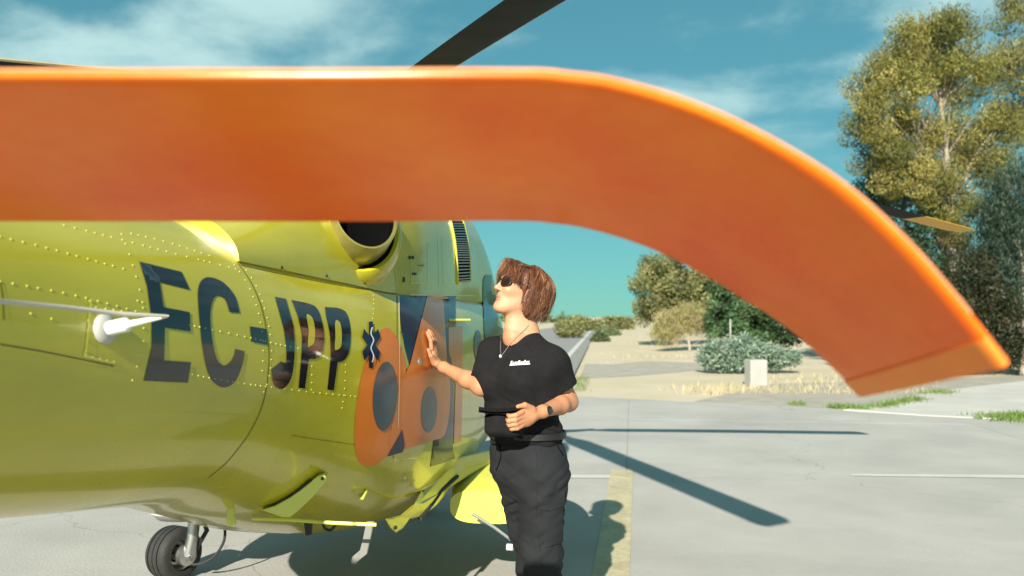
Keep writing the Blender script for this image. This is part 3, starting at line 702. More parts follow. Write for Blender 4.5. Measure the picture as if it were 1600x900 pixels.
def surface(sdf, lo, hi, vox, BS=14):
    lo = np.array(lo, float); n = np.ceil((np.array(hi)-lo)/vox).astype(int); nb = n//BS+1; D = nb*BS+2
    bi = np.stack(np.meshgrid(*[np.arange(k) for k in nb], indexing='ij'), -1).reshape(-1, 3)
    cen = lo+(bi*BS+BS/2)*vox; act = np.abs(sdf(cen)) < BS*vox*1.25
    ids, verts, quads = [], [], []
    loc = np.stack(np.meshgrid(*[np.arange(BS+1)]*3, indexing='ij'), -1).reshape(-1, 3)
    cor = [(a, b, c) for a in (0, 1) for b in (0, 1) for c in (0, 1)]
    eds = [(i, j) for i in range(8) for j in range(i+1, 8) if sum(abs(cor[i][q]-cor[j][q]) for q in range(3)) == 1]
    lin = lambda g: (g[:, 0]*D[1]+g[:, 1])*D[2]+g[:, 2]
    for b in bi[act]:
        g0 = b*BS; val = sdf(lo+(g0+loc)*vox).reshape(BS+1, BS+1, BS+1)
        if val.min() > 0 or val.max() < 0: continue
        C = np.stack([val[a:a+BS, b2:b2+BS, c:c+BS].ravel() for a, b2, c in cor], 1)
        sg = C < 0; m = sg.any(1) & ~sg.all(1); idx = np.nonzero(m)[0]
        cell = np.stack(np.unravel_index(idx, (BS, BS, BS)), -1); Cm = C[idx]; acc = np.zeros((len(idx), 3)); cnt = np.zeros(len(idx))
        for i, j in eds:
            x = (Cm[:, i] < 0) != (Cm[:, j] < 0); t = np.where(x, Cm[:, i]/(Cm[:, i]-Cm[:, j]+1e-12), 0)
            pos = np.array(cor[i])+t[:, None]*(np.array(cor[j])-np.array(cor[i])); acc += np.where(x[:, None], pos, 0); cnt += x
        ids.append(lin(g0+cell)); verts.append(lo+(g0+cell+acc/cnt[:, None])*vox)
        for ax in range(3):
            s0 = [slice(0, BS)]*3; s1 = list(s0); s1[ax] = slice(1, BS+1)
            va, vb = val[tuple(s0)], val[tuple(s1)]; e = np.argwhere((va < 0) != (vb < 0))
            if not len(e): continue
            flip = va[tuple(e.T)] < 0; gp_ = g0+e; o1, o2 = np.eye(3, dtype=int)[(ax+1) % 3], np.eye(3, dtype=int)[(ax+2) % 3]
            q = np.stack([lin(gp_-o1-o2), lin(gp_-o2), lin(gp_), lin(gp_-o1)], 1)
            q[~flip] = q[~flip][:, ::-1]; quads.append(q)
    ids = np.concatenate(ids); verts = np.concatenate(verts); quads = np.concatenate(quads)
    o = np.argsort(ids); ids, verts = ids[o], verts[o]
    k = np.clip(np.searchsorted(ids, quads), 0, len(ids)-1); ok = (ids[k] == quads).all(1)
    return verts, k[ok]

YP = 3.46
def W(px, py, dy=0): return np.array(at(px, py, YP+dy))
PER = empty('person', (.10, YP, 0), 'person in black T-shirt and dark cargo trousers touching the yellow helicopter', 'person')
def PP(o): return adopt(o, PER)
# head frame
hf = np.array([-.88, -.475]); pit = math.radians(20)
f_ = np.array([hf[0]*math.cos(pit), hf[1]*math.cos(pit), math.sin(pit)]); l_ = np.array([-hf[1], hf[0], 0]); u_ = np.cross(f_, l_)
HB = np.array([f_, l_, u_]); HC = W(811, 456, 0)
def hd(F_, L_, U_): return HC+(f_*F_+l_*L_+u_*U_)*HS
face = [(ell(hd(-.012, 0, .026), (.092, .070, .068), HB), .01), (ell(hd(.028, 0, -.022), (.062, .054, .076), HB), .03), (ell(hd(.052, 0, -.088), (.030, .030, .024), HB), .035),
 (ell(hd(.072, 0, -.098), (.017, .020, .014), HB), .02), (cone(hd(.0, .041, -.060), hd(.055, .020, -.090), .015, .012), .03), (cone(hd(.0, -.041, -.060), hd(.055, -.020, -.090), .015, .012), .03),
 (ell(hd(.066, .034, -.018), (.022, .020, .018), HB), .02), (ell(hd(.066, -.034, -.018), (.022, .020, .018), HB), .02), (ell(hd(.076, 0, .036), (.014, .045, .011), HB), .02),
 (cone(hd(.084, 0, .020), hd(.104, 0, -.018), .0075, .0095), .012), (ell(hd(.106, 0, -.022), (.011, .010, .0085), HB), .006), (ell(hd(.093, .010, -.025), (.009, .0065, .006), HB), .004), (ell(hd(.093, -.010, -.025), (.009, .0065, .006), HB), .004),
 (ell(hd(.0835, 0, -.052), (.011, .019, .0052), HB), .006), (ell(hd(.0805, 0, -.064), (.011, .017, .0058), HB), .006),
 (ell(hd(-.012, .073, -.012), (.017, .007, .030), HB), .004), (ell(hd(-.012, -.073, -.012), (.017, .007, .030), HB), .004)]
NB_ = W(818, 528, .02)
face += [(cone(hd(-.030, 0, -.045), NB_, .050, .056), .03), (cone(hd(-.008, .0, -.075), W(801, 526, -.025), .030, .040), .03)]
# torso frame
tf = np.array([-.56, -.83, 0]); tf /= np.linalg.norm(tf); tl = np.array([-tf[1], tf[0], 0]); tu = np.array([0, 0, 1.]); TB = np.array([tf, tl, tu])
RS, RE, RW = W(768, 550, .08), W(752, 604, -.02), W(693, 574, .155)
LS, LE, LW_ = W(866, 563, -.06), W(888, 628, .02), W(848, 643, -.20)
body = list(face)
body += [(cone(NB_, W(820, 560, 0), .06, .08), .05), (ell(W(815, 600, 0), (.08, .125, .13), TB), .06), (ell(W(822, 690, .0), (.085, .12, .10), TB), .08),
 (cone(RS, RE, .044, .034), .04), (cone(RE, RE+(RW-RE)*.35, .033, .034), .03), (cone(RE+(RW-RE)*.35, RW, .034, .0215), .02),
 (cone(LS, LE, .044, .035), .04), (cone(LE, LE+(LW_-LE)*.35, .035, .036), .03), (cone(LE+(LW_-LE)*.35, LW_, .036, .0225), .02)]
# right hand laid flat on the hull
hp, hn = hit(673, 556); hn = np.array(hn); hp = np.array(hp); hu = np.array([-.03, 0, 1.]); hu -= hn*(hu@hn); hu /= np.linalg.norm(hu); hs = np.cross(hu, hn); 
if hs@np.array(U) < 0: hs = -hs
def hh(a, b, c): return hp+hs*a+hu*b+hn*c              # a towards the nose, b up, c off the skin
body += [(cone(RW, hh(.010, -.045, .030), .0215, .020), .02), (ell(hh(.004, -.005, .018), (.037, .048, .0145), np.array([hs, hu, hn])), .02)]
for a, ln, sp_ in ((-.027, .068, -.010), (-.008, .077, -.003), (.012, .071, .004), (.030, .055, .012)):
    k0, k1, k2, k3 = hh(a, .030, .016), hh(a+sp_*.5, .034+ln*.45, .019), hh(a+sp_*.8, .034+ln*.75, .014), hh(a+sp_, .034+ln, .009)
    body += [(cone(k0, k1, .0098, .0088), .006), (cone(k1, k2, .0086, .0080), .003), (cone(k2, k3, .0079, .0066), .003)]
body += [(cone(hh(-.024, -.030, .018), hh(-.050, .000, .016), .0145, .0105), .012), (cone(hh(-.050, .000, .016), hh(-.060, .028, .011), .0098, .0075), .004)]
# left hand closed on the cap
LP = W(826, 650, -.245); pd = (LP-LW_); pd /= np.linalg.norm(pd); pu = np.array([0, -.25, 1.]); pu -= pd*(pu@pd); pu /= np.linalg.norm(pu); pn = np.cross(pd, pu)
if pn[1] > 0: pn = -pn                                   # back of the hand towards the viewer
def lh(a, b, c): return LP+pd*a+pu*b+pn*c
body += [(cone(LW_, lh(-.02, 0, 0), .0225, .022), .02), (ell(lh(.006, -.004, .0), (.045, .038, .017), np.array([pd, pu, pn])), .02)]
for b0, ln in ((.026, .062), (.008, .068), (-.010, .063), (-.027, .050)):
    k0, k1, k2, k3 = lh(.036, b0, .004), lh(.038+ln*.50, b0-.003, .008), lh(.038+ln*.82, b0-.006, -.006), lh(.036+ln*.74, b0-.008, -.024)
    body += [(cone(k0, k1, .0100, .0090), .006), (cone(k1, k2, .0088, .0082), .003), (cone(k2, k3, .0082, .0070), .003)]
body += [(cone(lh(-.012, .026, .004), lh(.022, .050, .004), .0145, .0110), .012), (cone(lh(.022, .050, .004), lh(.052, .050, -.002), .0102, .0078), .004)]
BODY = union(body)
lo, hi = W(640, 720, 0)+np.array([0, -.42, -.12]), W(930, 400, 0)+np.array([0, .45, .03])
V, F = surface(BODY, lo, hi, .0036)
cols = np.tile(np.array([.55, .285, .165]), (len(V), 1))
q = (V-HC)@HB.T
arm_m = q[:, 2] < -.16
cols[arm_m] = (.47, .215, .11)
red = np.exp(-((q[:, 0]-.055)**2/.0012+(np.abs(q[:, 1])-.040)**2/.0006+(q[:, 2]+.022)**2/.0008))[:, None]
cols = cols*(1-.22*red)+np.array([.60, .20, .13])*.22*red
q = q/HS
lip = ((q[:, 0] > .079) & (np.abs(q[:, 1]) < .018) & (q[:, 2] < -.046) & (q[:, 2] > -.073))
cols[lip] = (.45, .17, .12)
mouth = lip & (np.abs(q[:, 2]+.058) < .0020); cols[mouth] = (.26, .09, .07)
brow = (q[:, 0] > .06) & (np.abs(np.abs(q[:, 1])-.034) < .020) & (np.abs(q[:, 2]-.043) < .003); cols[brow] = (.14, .07, .04)
PP(fastmesh('body', V, F, 'skin', cols=cols, smooth=True))
bbv = BVHTree.FromPolygons([Vector(v) for v in V], [tuple(int(i) for i in f) for f in F])

# shirt
sh = [(ell(W(816, 575, .01), (.112, .168, .115), TB), .05), (ell(W(812, 625, .0), (.118, .158, .15), TB), .08), (ell(W(823, 668, .005), (.110, .144, .085), TB), .08)]
for sg in (-1, 1): sh.append((ell(W(806, 592, .0)+tf*.075+tl*.068*sg, (.062, .066, .064), TB), .05))
sh += [(cone(NB_+np.array([.0, .0, -.035]), RS+np.array([.01, 0, .0]), .066, .052), .05), (cone(NB_+np.array([.0, .0, -.035]), LS+np.array([-.02, 0, .0]), .066, .054), .05)]
RSe = RS+(RE-RS)*.80; LSe = LS+(LE-LS)*.58
def sleeve(S_, E_, end, r0, r1):
    ax = (E_-S_)/np.linalg.norm(E_-S_); c = cone(S_, end+ax*.05, r0, r1); ci = cone(S_, end+ax*.08, r0-.012, r1-.009)
    return lambda p: np.maximum(np.maximum(c(p), (p-end)@ax), np.where((p-end)@ax > -.02, -ci(p), -1))
sh += [(ell(W(823, 690, .005), (.108, .140, .05), TB), .05), (sleeve(RS, RE, RSe, .054, .054), .04), (sleeve(LS, LE, LSe, .056, .062), .04)]
shU = union(sh)
nkf = ell(W(806, 503, -.02), (.066, .062, .052), TB)
def SHIRT(p):
    d = shU(p)
    rel = (p-W(815, 610, 0)); lower = np.clip(-rel[:, 2]*6, 0, 1)
    w = vnoise(np.stack([p[:, 0]*7+p[:, 2]*5, p[:, 1]*7, p[:, 2]*15-p[:, 0]*8], 1)); w2 = vnoise(np.stack([p[:, 0]*14, p[:, 1]*14, p[:, 2]*46+p[:, 0]*20], 1))
    d = d+w*.009*(.55+.8*lower)-np.abs(w2)*.010*(.25+lower)
    d = np.maximum(d, -nkf(p))
    return np.maximum(d, W(0, 692)[2]-p[:, 2])
lo, hi = W(715, 705, 0)+np.array([0, -.32, 0]), W(925, 505, 0)+np.array([0, .32, .02])
V, F = surface(SHIRT, lo, hi, .0045)
SHO = PP(fastmesh('shirt', V, F, 'shirt', smooth=True))
sbv = BVHTree.FromPolygons([Vector(v) for v in V], [tuple(int(i) for i in f) for f in F])
# trousers
HP = W(823, 705, .01); AK1 = np.array([.20, YP+.06, .10]); AK2 = np.array([.02, YP+.16, .10])
KL, KR = W(846, 868, -.04), W(836, 868, .11); HL, HR = W(846, 735, -.05), W(810, 735, .06)
AKL, AKR = W(852, 1010, -.02), W(848, 1010, .17)
tr = [(ell(W(823, 704, .005), (.124, .162, .085), TB), .05), (ell(W(826, 735, .0), (.118, .150, .085), TB), .06), (cone(HL, KL, .098, .078), .05), (cone(KL, AKL, .080, .072), .03), (cone(HR, KR, .096, .074), .05), (cone(KR, AKR, .076, .070), .03),
 (ell(W(868, 808, -.03), (.022, .055, .092), np.array([[.92, -.39, 0], [.39, .92, 0], [0, 0, 1]])), .012)]
trU = union(tr)
def TROU(p):
    d = trU(p)
    w = vnoise(np.stack([p[:, 0]*6, p[:, 1]*6, p[:, 2]*13+p[:, 0]*7], 1)); w2 = vnoise(np.stack([p[:, 0]*9+5, p[:, 1]*9, p[:, 2]*23-p[:, 0]*15], 1)); w3 = vnoise(np.stack([p[:, 0]*20+5, p[:, 1]*20, p[:, 2]*70+p[:, 0]*36], 1))
    top = np.clip((W(0, 700)[2]-p[:, 2])*10, .25, 1)
    d = d+(w*.013-np.abs(w2)*.012+w3*.0015)*top
    return np.maximum(np.maximum(d, p[:, 2]-W(0, 676)[2]), .10-p[:, 2])
lo, hi = np.array([-.20, YP-.30, .06]), np.array([.36, YP+.36, 1.02])
V, F = surface(TROU, lo, hi, .005)
TRO = PP(fastmesh('trousers', V, F, 'trouser', smooth=True))
tbv = BVHTree.FromPolygons([Vector(v) for v in V], [tuple(int(i) for i in f) for f in F])
def on(bv, x, y, off):
    d = ray(x, y).normalized(); l, n, _, _ = bv.ray_cast(CAMP, d); n = n if n.dot(d) < 0 else -n; return l+n*off
# belt, pocket flap, boots
bl = []
for zpx, k in ((682, 1.02), (681, 1.05), (672, 1.05), (671, 1.02)):
    c0 = W(823, zpx, .005); bl.append([Vector(c0+tf*(.124*k*math.cos(a))+tl*(.162*k*math.sin(a))) for a in [2*math.pi*q/48 for q in range(48)]])
b = MB(); b.grid(bl, closed_v=True); PP(b.build('belt', 'leather'))
decal('cargo_pocket', [[(846,786),(878,778),(878,846),(850,856)]], 'trouser', .006, TRO, step=5, bv=tbv)
decal('pocket_flap', [[(842,778),(880,768),(880,788),(860,797),(844,795)]], 'trouser', .011, TRO, step=5, bv=tbv)
def stitch(pts, wd, off, m='recess_black'):
    pl = [on(tbv, x, y, off) for x, y in curve_px(pts, 6) if tbv.ray_cast(CAMP, ray(x, y).normalized())[0]]
    b = MB(); b.tube(pl, wd, 5); SUB(b.build('seam', m), TRO)
stitch([(779,690),(783,712),(776,735)], .0025, .001); stitch([(836,692),(840,740),(838,800),(845,870),(848,896)], .0014, .0, 'trouser'); stitch([(868,692),(880,712)], .0025, .001)
for A, nm in ((AKL, 'boot'), (AKR, 'boot')):
    fd = np.array([-.7, -.7, 0]); B0 = np.array([A[0], A[1], .0])
    bt = union([(cone(B0+[0, 0, .16], B0+[0, 0, .06], .056, .050), .03), (ell(B0+fd*.07+[0, 0, .045], (.115, .045, .045), np.array([[-.707, -.707, 0], [.707, -.707, 0], [0, 0, 1]])), .04)])
    bt2 = lambda p, bt=bt: np.maximum(bt(p), -p[:, 2])
    V, F = surface(bt2, B0-[.25, .25, .02], B0+[.2, .2, .24], .008); PP(fastmesh(nm, V, F, 'leather', smooth=True))
# white script on the chest
def on(bv, x, y, off):
    d = ray(x, y).normalized(); l, n, _, _ = bv.ray_cast(CAMP, d); n = n if n.dot(d) < 0 else -n; return l+n*off
lg = [[(797,570.5),(828,568.3),(828,569.8),(797,572)]]
for i in range(10):
    x = 798+i*2.95; y = 570-i*.20; hgt = 5.2 if i in (0, 4, 7) else 3.4
    lg.append([(x, y), (x+1.7, y-.1), (x+2.7, y-hgt), (x+1.0, y-hgt)])
    if i % 2 == 0: lg.append([(x+.8, y-hgt+1.3), (x+3.2, y-hgt+1.2), (x+3.4, y-hgt), (x+.9, y-hgt)])
o = decal('chest_script', lg, 'white', .003, SHO, step=3, bv=sbv); o.matrix_parent_inverse = Matrix.Identity(4)
# necklace
nl = [on(sbv, x, y, .004) for x, y in ((799,530),(793,540),(787,549),(783,556))]
def chain(pl):
    out_ = []
    for x, y in pl:
        c_ = []
        for v_ in (bbv, sbv):
            d = ray(x, y).normalized(); l, n, _, _ = v_.ray_cast(CAMP, d)
            if l is not None: c_.append(l-d*.003)
        if c_: out_.append(min(c_, key=lambda q: q.y))
    return out_
b = MB(); b.tube(chain([(826,508),(820,515),(812,522),(804,529),(796,539),(789,549),(783,557)]), .0015, 6)
b.tube(chain([(784,516),(783,526),(782,537),(782,547),(783,557)]), .0015, 6)
b.lathe(nl[-1]+Vector((0, -.004, -.004)), (0, -1, 0), [(-.004, .0001), (-.003, .006), (.003, .006), (.004, .0001)], 12); PP(b.build('necklace', 'silver'))
# watch
wd_ = Vector(LW_-LE).normalized(); wp = Vector(LW_)-wd_*.006
b = MB(); b.lathe(wp, wd_, [(-.010, .0245), (-.010, .0268), (.010, .0258), (.010, .0240)], 28); WA = PP(b.build('watch', 'leather'))
fc = (Vector((0.35, -.9, .1))-wd_*Vector((.35, -.9, .1)).dot(wd_)).normalized()
b = MB(); b.lathe(wp+fc*.0245, fc, [(0, .0165), (.007, .0165), (.009, .014), (.0092, .0001)], 22); SUB(b.build('watch_face', 'lens'), WA)
WA_ = bpy.data.objects['watch_face']; WA_.matrix_parent_inverse = Matrix.Identity(4)
# sunglasses
b = MB(); fr = MB()
for sg in (1, -1):
    def lens_pt(a, k): 
        x = math.cos(a)*k; y = math.sin(a)*k; Lx = sg*.033+x*.0275; return Vector(hd(.1005-.9*(abs(Lx)-.0)**2*5.2-.002*k, Lx, .013+y*.0235-abs(x)*.002))
    rows = [[lens_pt(2*math.pi*q/26, k) for q in range(26)] for k in (.02, .4, .75, .95, 1.0)]
    b.grid(rows, closed_v=True)
    fr.tube(rows[-1]+[rows[-1][0]], .0022, 6)
    fr.tube([Vector(hd(.083, sg*.060, .020)), Vector(hd(.055, sg*.0735, .022)), Vector(hd(.0, sg*.079, .016)), Vector(hd(-.02, sg*.078, .0))], .0024, 6)
fr.tube([Vector(hd(.099, .008, .018)), Vector(hd(.102, 0, .021)), Vector(hd(.099, -.008, .018))], .0024, 6)
SG = PP(fr.build('sunglasses', 'darkmetal')); o = SUB(b.build('lens', 'lens'), SG)
# hair: base volume plus combed strands
hb = [(ell(hd(-.026, 0, .026), (.106, .083, .076), HB), .02), (ell(hd(-.066, 0, -.018), (.066, .084, .086), HB), .03), (ell(hd(-.045, .060, -.045), (.050, .034, .062), HB), .03), (ell(hd(-.045, -.060, -.045), (.050, .034, .062), HB), .03), (ell(hd(.050, .0, .066), (.046, .060, .024), HB), .03), (ell(hd(.022, .066, .036), (.042, .020, .046), HB), .02), (ell(hd(.015, 0, .066), (.062, .056, .036), HB), .04)]
hU = union(hb); fU = ell(hd(.082, .012, -.03), (.072, .082, .088), HB)
def HAIR(p):
    q = (p-HC)@HB.T; ang = np.arctan2(q[:, 1], q[:, 0])
    d = hU(p)+.007+.004*np.sin(ang*17+q[:, 2]*30)+.0025*np.sin(ang*43+q[:, 2]*50)+.004*vnoise(q*38)
    return np.maximum(d, -fU(p))
V, F = surface(HAIR, HC-[.22, .2, .2], HC+[.22, .2, .18], .0042)
q = (V-HC)@HB.T; t = .5+.5*vnoise(np.stack([q[:, 0]*40, q[:, 1]*40, q[:, 2]*8], 1))
HA = PP(fastmesh('hair', V, F, 'hair', cols=np.array([.055, .020, .010])+(t[:, None])*np.array([.08, .03, .014]), smooth=True))
SV, SF, SC = [], [], []
for i in range(5200):
    th = rng.uniform(-math.pi, math.pi); front = abs(th) < 1.15
    lift = abs(rng.normal())*.0075-.002; pts = []; wave = 3*math.sin(th*3.0)+2*math.sin(th*7)+rng.normal()*.5; amp = rng.uniform(.004, .012); fr_ = rng.uniform(4.4, 5.4)
    if front:       # fringe swept from the parting across the brow to the temples
        c = np.array([-.012+rng.normal(0, .02), -.025+rng.normal(0, .014), .102])
        e_ = np.array([.092-.9*0, 0, 0]) if False else None
        if rng.random() < .75: y1 = rng.uniform(-.01, .088); e_ = np.array([.098-5.2*y1*y1*1.1, y1, .052-.55*max(0, y1-.03)+rng.normal()*.010])
        else: y1 = -rng.uniform(.02, .085); e_ = np.array([.096-5.4*y1*y1, y1, .050-.6*max(0, -y1-.03)+rng.normal()*.012])
        for k in range(10):
            s_ = k/9; p = c*(1-s_)+e_*s_; p = p+np.array([.030*math.sin(math.pi*s_**.9), .010*math.sin(math.pi*s_), .014*math.sin(math.pi*s_)]); pts.append(p)
    else:
        Lw = rng.uniform(.62, 1.0); flick = rng.normal()*.022
        for k in range(13):
            s_ = k/12*Lw; ph = s_*2.2; rad = math.sin(min(ph, 1.60)); zz = math.cos(min(ph, 1.60)); drop = max(0, ph-1.60)*.165
            cu = max(0, s_-.84); x = -.030+(.112 if math.cos(th) < 0 else .085)*math.cos(th)*rad*(1-1.3*cu); y = .088*math.sin(th)*rad*(1-.9*cu); z = .022+.084*zz-drop-.012*s_
            jit = amp*math.sin(ph*fr_+wave)*min(1, s_*1.6)+flick*max(0, s_-.8)*4; tx, ty = -math.sin(th), math.cos(th)
            rj = .35*amp*math.sin(ph*fr_*1.3+wave*1.7)*min(1, s_*1.6); pts.append(np.array([x+tx*jit+math.cos(th)*(rj+abs(flick)*max(0, s_-.8)*3), y+ty*jit+math.sin(th)*rj, z]))
    n0 = np.array([-.03, 0, .0]); pts = np.array(pts); dirs = pts-n0; dirs /= np.linalg.norm(dirs, axis=1)[:, None]; pts = pts+dirs*lift
    Wd = HC+pts@HB; rr = rng.uniform(.0006, .0014); col = np.array([.17, .058, .024])*rng.uniform(.4, 1.0)+(np.array([.26, .13, .06]) if rng.random() < .32 else 0)*rng.uniform(.3, 1)
    base = len(SV); n_ = len(Wd); 
    for k in range(n_):
        r_ = rr*(1-.75*(k/(n_-1))**2); dv = dirs[k]@HB; tg = Wd[min(k+1, n_-1)]-Wd[max(k-1, 0)]; sd = np.cross(tg, dv); sd /= np.linalg.norm(sd)+1e-9
        for a in (0, 2.094, 4.189): SV.append(Wd[k]+(dv*math.cos(a)+sd*math.sin(a))*r_); SC.append(col)
    for k in range(n_-1):
        for j in range(3): SF.append((base+3*k+j, base+3*k+(j+1) % 3, base+3*k+3+(j+1) % 3, base+3*k+3+j))
o = fastmesh('hair_strands', np.array(SV), np.array(SF), 'hair', cols=np.array(SC), smooth=True, kind='stuff'); SUB(o, HA)
# cap held at the waist
CB = Vector(W(789, 655, -.225)); rows = []
for k in range(9):
    a = math.pi/2*k/8; r = math.cos(a); rows.append([CB+Vector((.078*r*math.cos(q), .055*r*math.sin(q)+.01, -.040+(-.030)*math.sin(a)+.006*math.sin(q*3+1)*r)) for q in [2*math.pi*j/28 for j in range(28)]])
CAP = empty('cap', tuple(CB), 'black folded cap held in one hand at the waist', 'cap')
b = MB(); b.grid([[p+Vector((0, 0, .052)) for p in rows[0]], [p+Vector((0, 0, .026))*1.0 for p in rows[0]]]+rows, closed_v=True); b.F.append(tuple(range(28))); adopt(b.build('crown', 'shirt'), CAP)
br = []
for i in range(7):
    t = i/6; br.append([Vector(W(748+t*67, 637+3.5*math.sin(t*3.1+.4)+t*2, -.245+.02*math.sin(t*3))) + Vector((0, v*.10, -.02*v+.012*math.sin(v*3.1))) for v in np.linspace(-.25, .75, 6)])
b = MB(); b.grid(br); b.grid([[p-Vector((0, 0, .008)) for p in r] for r in br]); o = b.build('brim', 'leather'); adopt(o, CAP)

# ------------------------------------------------------------------ trees and plants
def leafcloud(blobs, n, size, cols, droop=.0, narrow=.28, sub=26, spread=.16):
    """leaf clumps on and in the lobes of a crown"""
    C = []; A = np.array([b[0] for b in blobs]); Rr = np.array([b[1] for b in blobs]); w = np.array([r[0]*r[2] for r in Rr]); w /= w.sum()
    nc = n//sub; bi = rng.choice(len(blobs), nc, p=w); d = rng.normal(size=(nc, 3)); d /= np.linalg.norm(d, axis=1)[:, None]
    cl = A[bi]+Rr[bi]*d*(rng.uniform(.35, 1.12, nc)**.6)[:, None]
    cshade = rng.uniform(.55, 1.15, nc)
    idx = np.repeat(np.arange(nc), sub); m = len(idx); off = rng.normal(size=(m, 3))*spread*np.array([1, 1, .85]); off[:, 2] -= droop*np.abs(rng.normal(size=m))*spread*2
    c = cl[idx]+off
    ax = rng.normal(size=(m, 3)); ax[:, 2] -= droop*2.0; ax /= np.linalg.norm(ax, axis=1)[:, None]
    sd = np.cross(ax, rng.normal(size=(m, 3))); sd /= np.linalg.norm(sd, axis=1)[:, None]
    s = size*rng.uniform(.6, 1.3, m)[:, None]
    c = cl[idx]+off*np.minimum(1, 1.9/(np.linalg.norm(off/spread, axis=1)+1e-6))[:, None]
    V = np.stack([c-ax*s*.5, c+sd*s*narrow*.5, c+ax*s*.5, c-sd*s*narrow*.5], 1).reshape(-1, 3)
    F = np.arange(m*4).reshape(m, 4)
    k = rng.integers(0, len(cols), nc)[idx]; col = np.array(cols)[k]*cshade[idx][:, None]*rng.uniform(.75, 1.25, m)[:, None]
    return V, F, np.repeat(col, 4, 0), cl
def tree(name, base, blobs, n, size, cols, label, cat='tree', group=None, trunk=.16, stems=None, droop=.6, narrow=.25, sub=26, spread=.2, limbs=26):
    base = Vector(base); T = empty(name, base, label, cat, group)
    V, F, C, cl = leafcloud(blobs, n, size, cols, droop, narrow, sub, spread); adopt(fastmesh('crown', V, F, 'leaf', cols=C), T)
    b = MB(); ends = [Vector(q[0])+Vector((0, 0, -.2*q[1][2])) for q in blobs]
    stems = stems or [base]
    for si, s in enumerate(stems):
        s = Vector(s)
        mine = [e for j, e in enumerate(ends) if j % len(stems) == si]
        zt = max([e.z for e in mine]) if mine else s.z+1
        topc = sum(mine, Vector())/len(mine); hgt = zt-s.z
        path = [s.lerp(Vector((topc.x, topc.y, zt)), t)+Vector((math.sin(t*5+si)*.05*hgt*.3, math.cos(t*4+si)*.04*hgt*.3, 0)) for t in np.linspace(0, .92, 8)]
        b.tube(path, [trunk*(1-.85*t) for t in np.linspace(0, 1, 8)], 8)
        tg = [Vector(c) for c in cl[rng.choice(len(cl), min(limbs, len(cl)), replace=False)]]
        for e in mine+tg:
            k = min(range(1, 8), key=lambda i: (path[i]-e).length+ .6*max(0, path[i].z-e.z+.3)); a = path[max(0, k-1)]
            mid = a.lerp(e, .5)+Vector((random.uniform(-.1, .1), random.uniform(-.1, .1), .12*(e-a).length))
            rr = trunk*.28*(1-k/10); b.tube([a, mid, e], [rr, rr*.6, rr*.2], 5, cap=False)
    adopt(b.build('trunk', 'bark'), T); return T
def B3(px, py, Y, rx, rz, ry=None): c = at(px, py, Y); return (np.array(c), np.array([rx, ry or rx, rz]))
def rpx(r, Y): return r*Y/FP
EU = [(.27, .25, .055), (.20, .20, .05), (.33, .29, .085), (.14, .155, .04)]
BLG = [(.07, .13, .06), (.11, .18, .085), (.05, .09, .04), (.10, .15, .05)]
DK = [(.035, .05, .022), (.05, .06, .03), (.07, .065, .03)]
OL = [(.25, .26, .10), (.18, .20, .075), (.31, .30, .13)]
Y = 23
e1 = [B3(x, y, Y+dy, rpx(rx, Y), rpx(rz, Y), .9) for x, y, rx, rz, dy in ((1450,75,62,55,0),(1400,130,55,45,-.5),(1500,110,52,50,.5),(1368,215,48,55,-.4),(1430,205,50,42,.2),(1345,170,22,28,-.3),(1500,215,55,48,.6),(1410,270,45,36,0),(1470,290,44,48,0),(1545,215,40,60,.8),(1430,60,40,34,.1),(1350,120,18,26,-.2),(1505,345,36,40,.2),(1475,35,40,22,0))]
tree('eucalyptus_tree', gnd(1492, 578), e1, 95000, .115, EU, 'tall loose olive green eucalyptus with pale forked stems', trunk=.17, stems=[gnd(1492, 578), gnd(1500, 576)], spread=.21, sub=330, droop=.55, narrow=.22, limbs=70)
Y = 25
e2 = [B3(x, y, Y, rpx(rx, Y), rpx(rz, Y), 1.0) for x, y, rx, rz in ((1590,40,45,45),(1625,-20,60,60),(1590,110,48,50),(1640,120,60,70),(1600,180,45,40),(1650,220,60,60))]
tree('eucalyptus_tree', gnd(1640, 570), e2, 36000, .115, [(.20, .20, .06), (.14, .15, .045), (.25, .23, .08)], 'darker eucalyptus rising highest of the trees beside the pale drive', trunk=.2, spread=.21, sub=330, droop=.55, narrow=.22)
Y = 24
e3 = [B3(x, y, Y, rpx(rx, Y), rpx(rz, Y), 1.0) for x, y, rx, rz in ((1385,290,50,45),(1430,345,60,50),(1360,265,36,26),(1460,420,55,55),(1400,400,50,60),(1500,450,50,60),(1350,340,40,50),(1440,490,60,50),(1380,470,50,60))]
tree('willow_shrub', gnd(1430, 572), e3, 44000, .13, BLG, 'dense bluish green shrub filling the space under the eucalyptus', 'shrub', trunk=.12, spread=.2, sub=240, droop=.3, narrow=.25)
Y = 22
e4 = [B3(x, y, Y, rpx(rx, Y), rpx(rz, Y), .8) for x, y, rx, rz in ((1590,290,40,46),(1625,350,50,60),(1575,380,40,60),(1600,450,45,50),(1560,330,22,34))]
tree('willow_shrub', gnd(1602, 586), e4, 26000, .17, [(.05, .095, .06), (.08, .13, .09), (.04, .07, .04)], 'feathery grey green shrub with long drooping leaves at the drive', 'shrub', trunk=.1, spread=.18, droop=.9, narrow=.14)
Y = 21.5
e5 = [B3(x, y, Y+.3, rpx(rx, Y), rpx(rz, Y), .6) for x, y, rx, rz in ((1520,430,32,45),(1550,480,34,45),(1580,520,36,50),(1530,530,34,40),(1610,540,36,40),(1500,490,30,45))]
tree('brown_shrub', gnd(1560, 582), e5, 20000, .13, DK, 'dark brownish shrub with half bare twigs at the foot of the eucalyptus', 'shrub', trunk=.08, spread=.14, droop=.2, limbs=60)
Y = 46
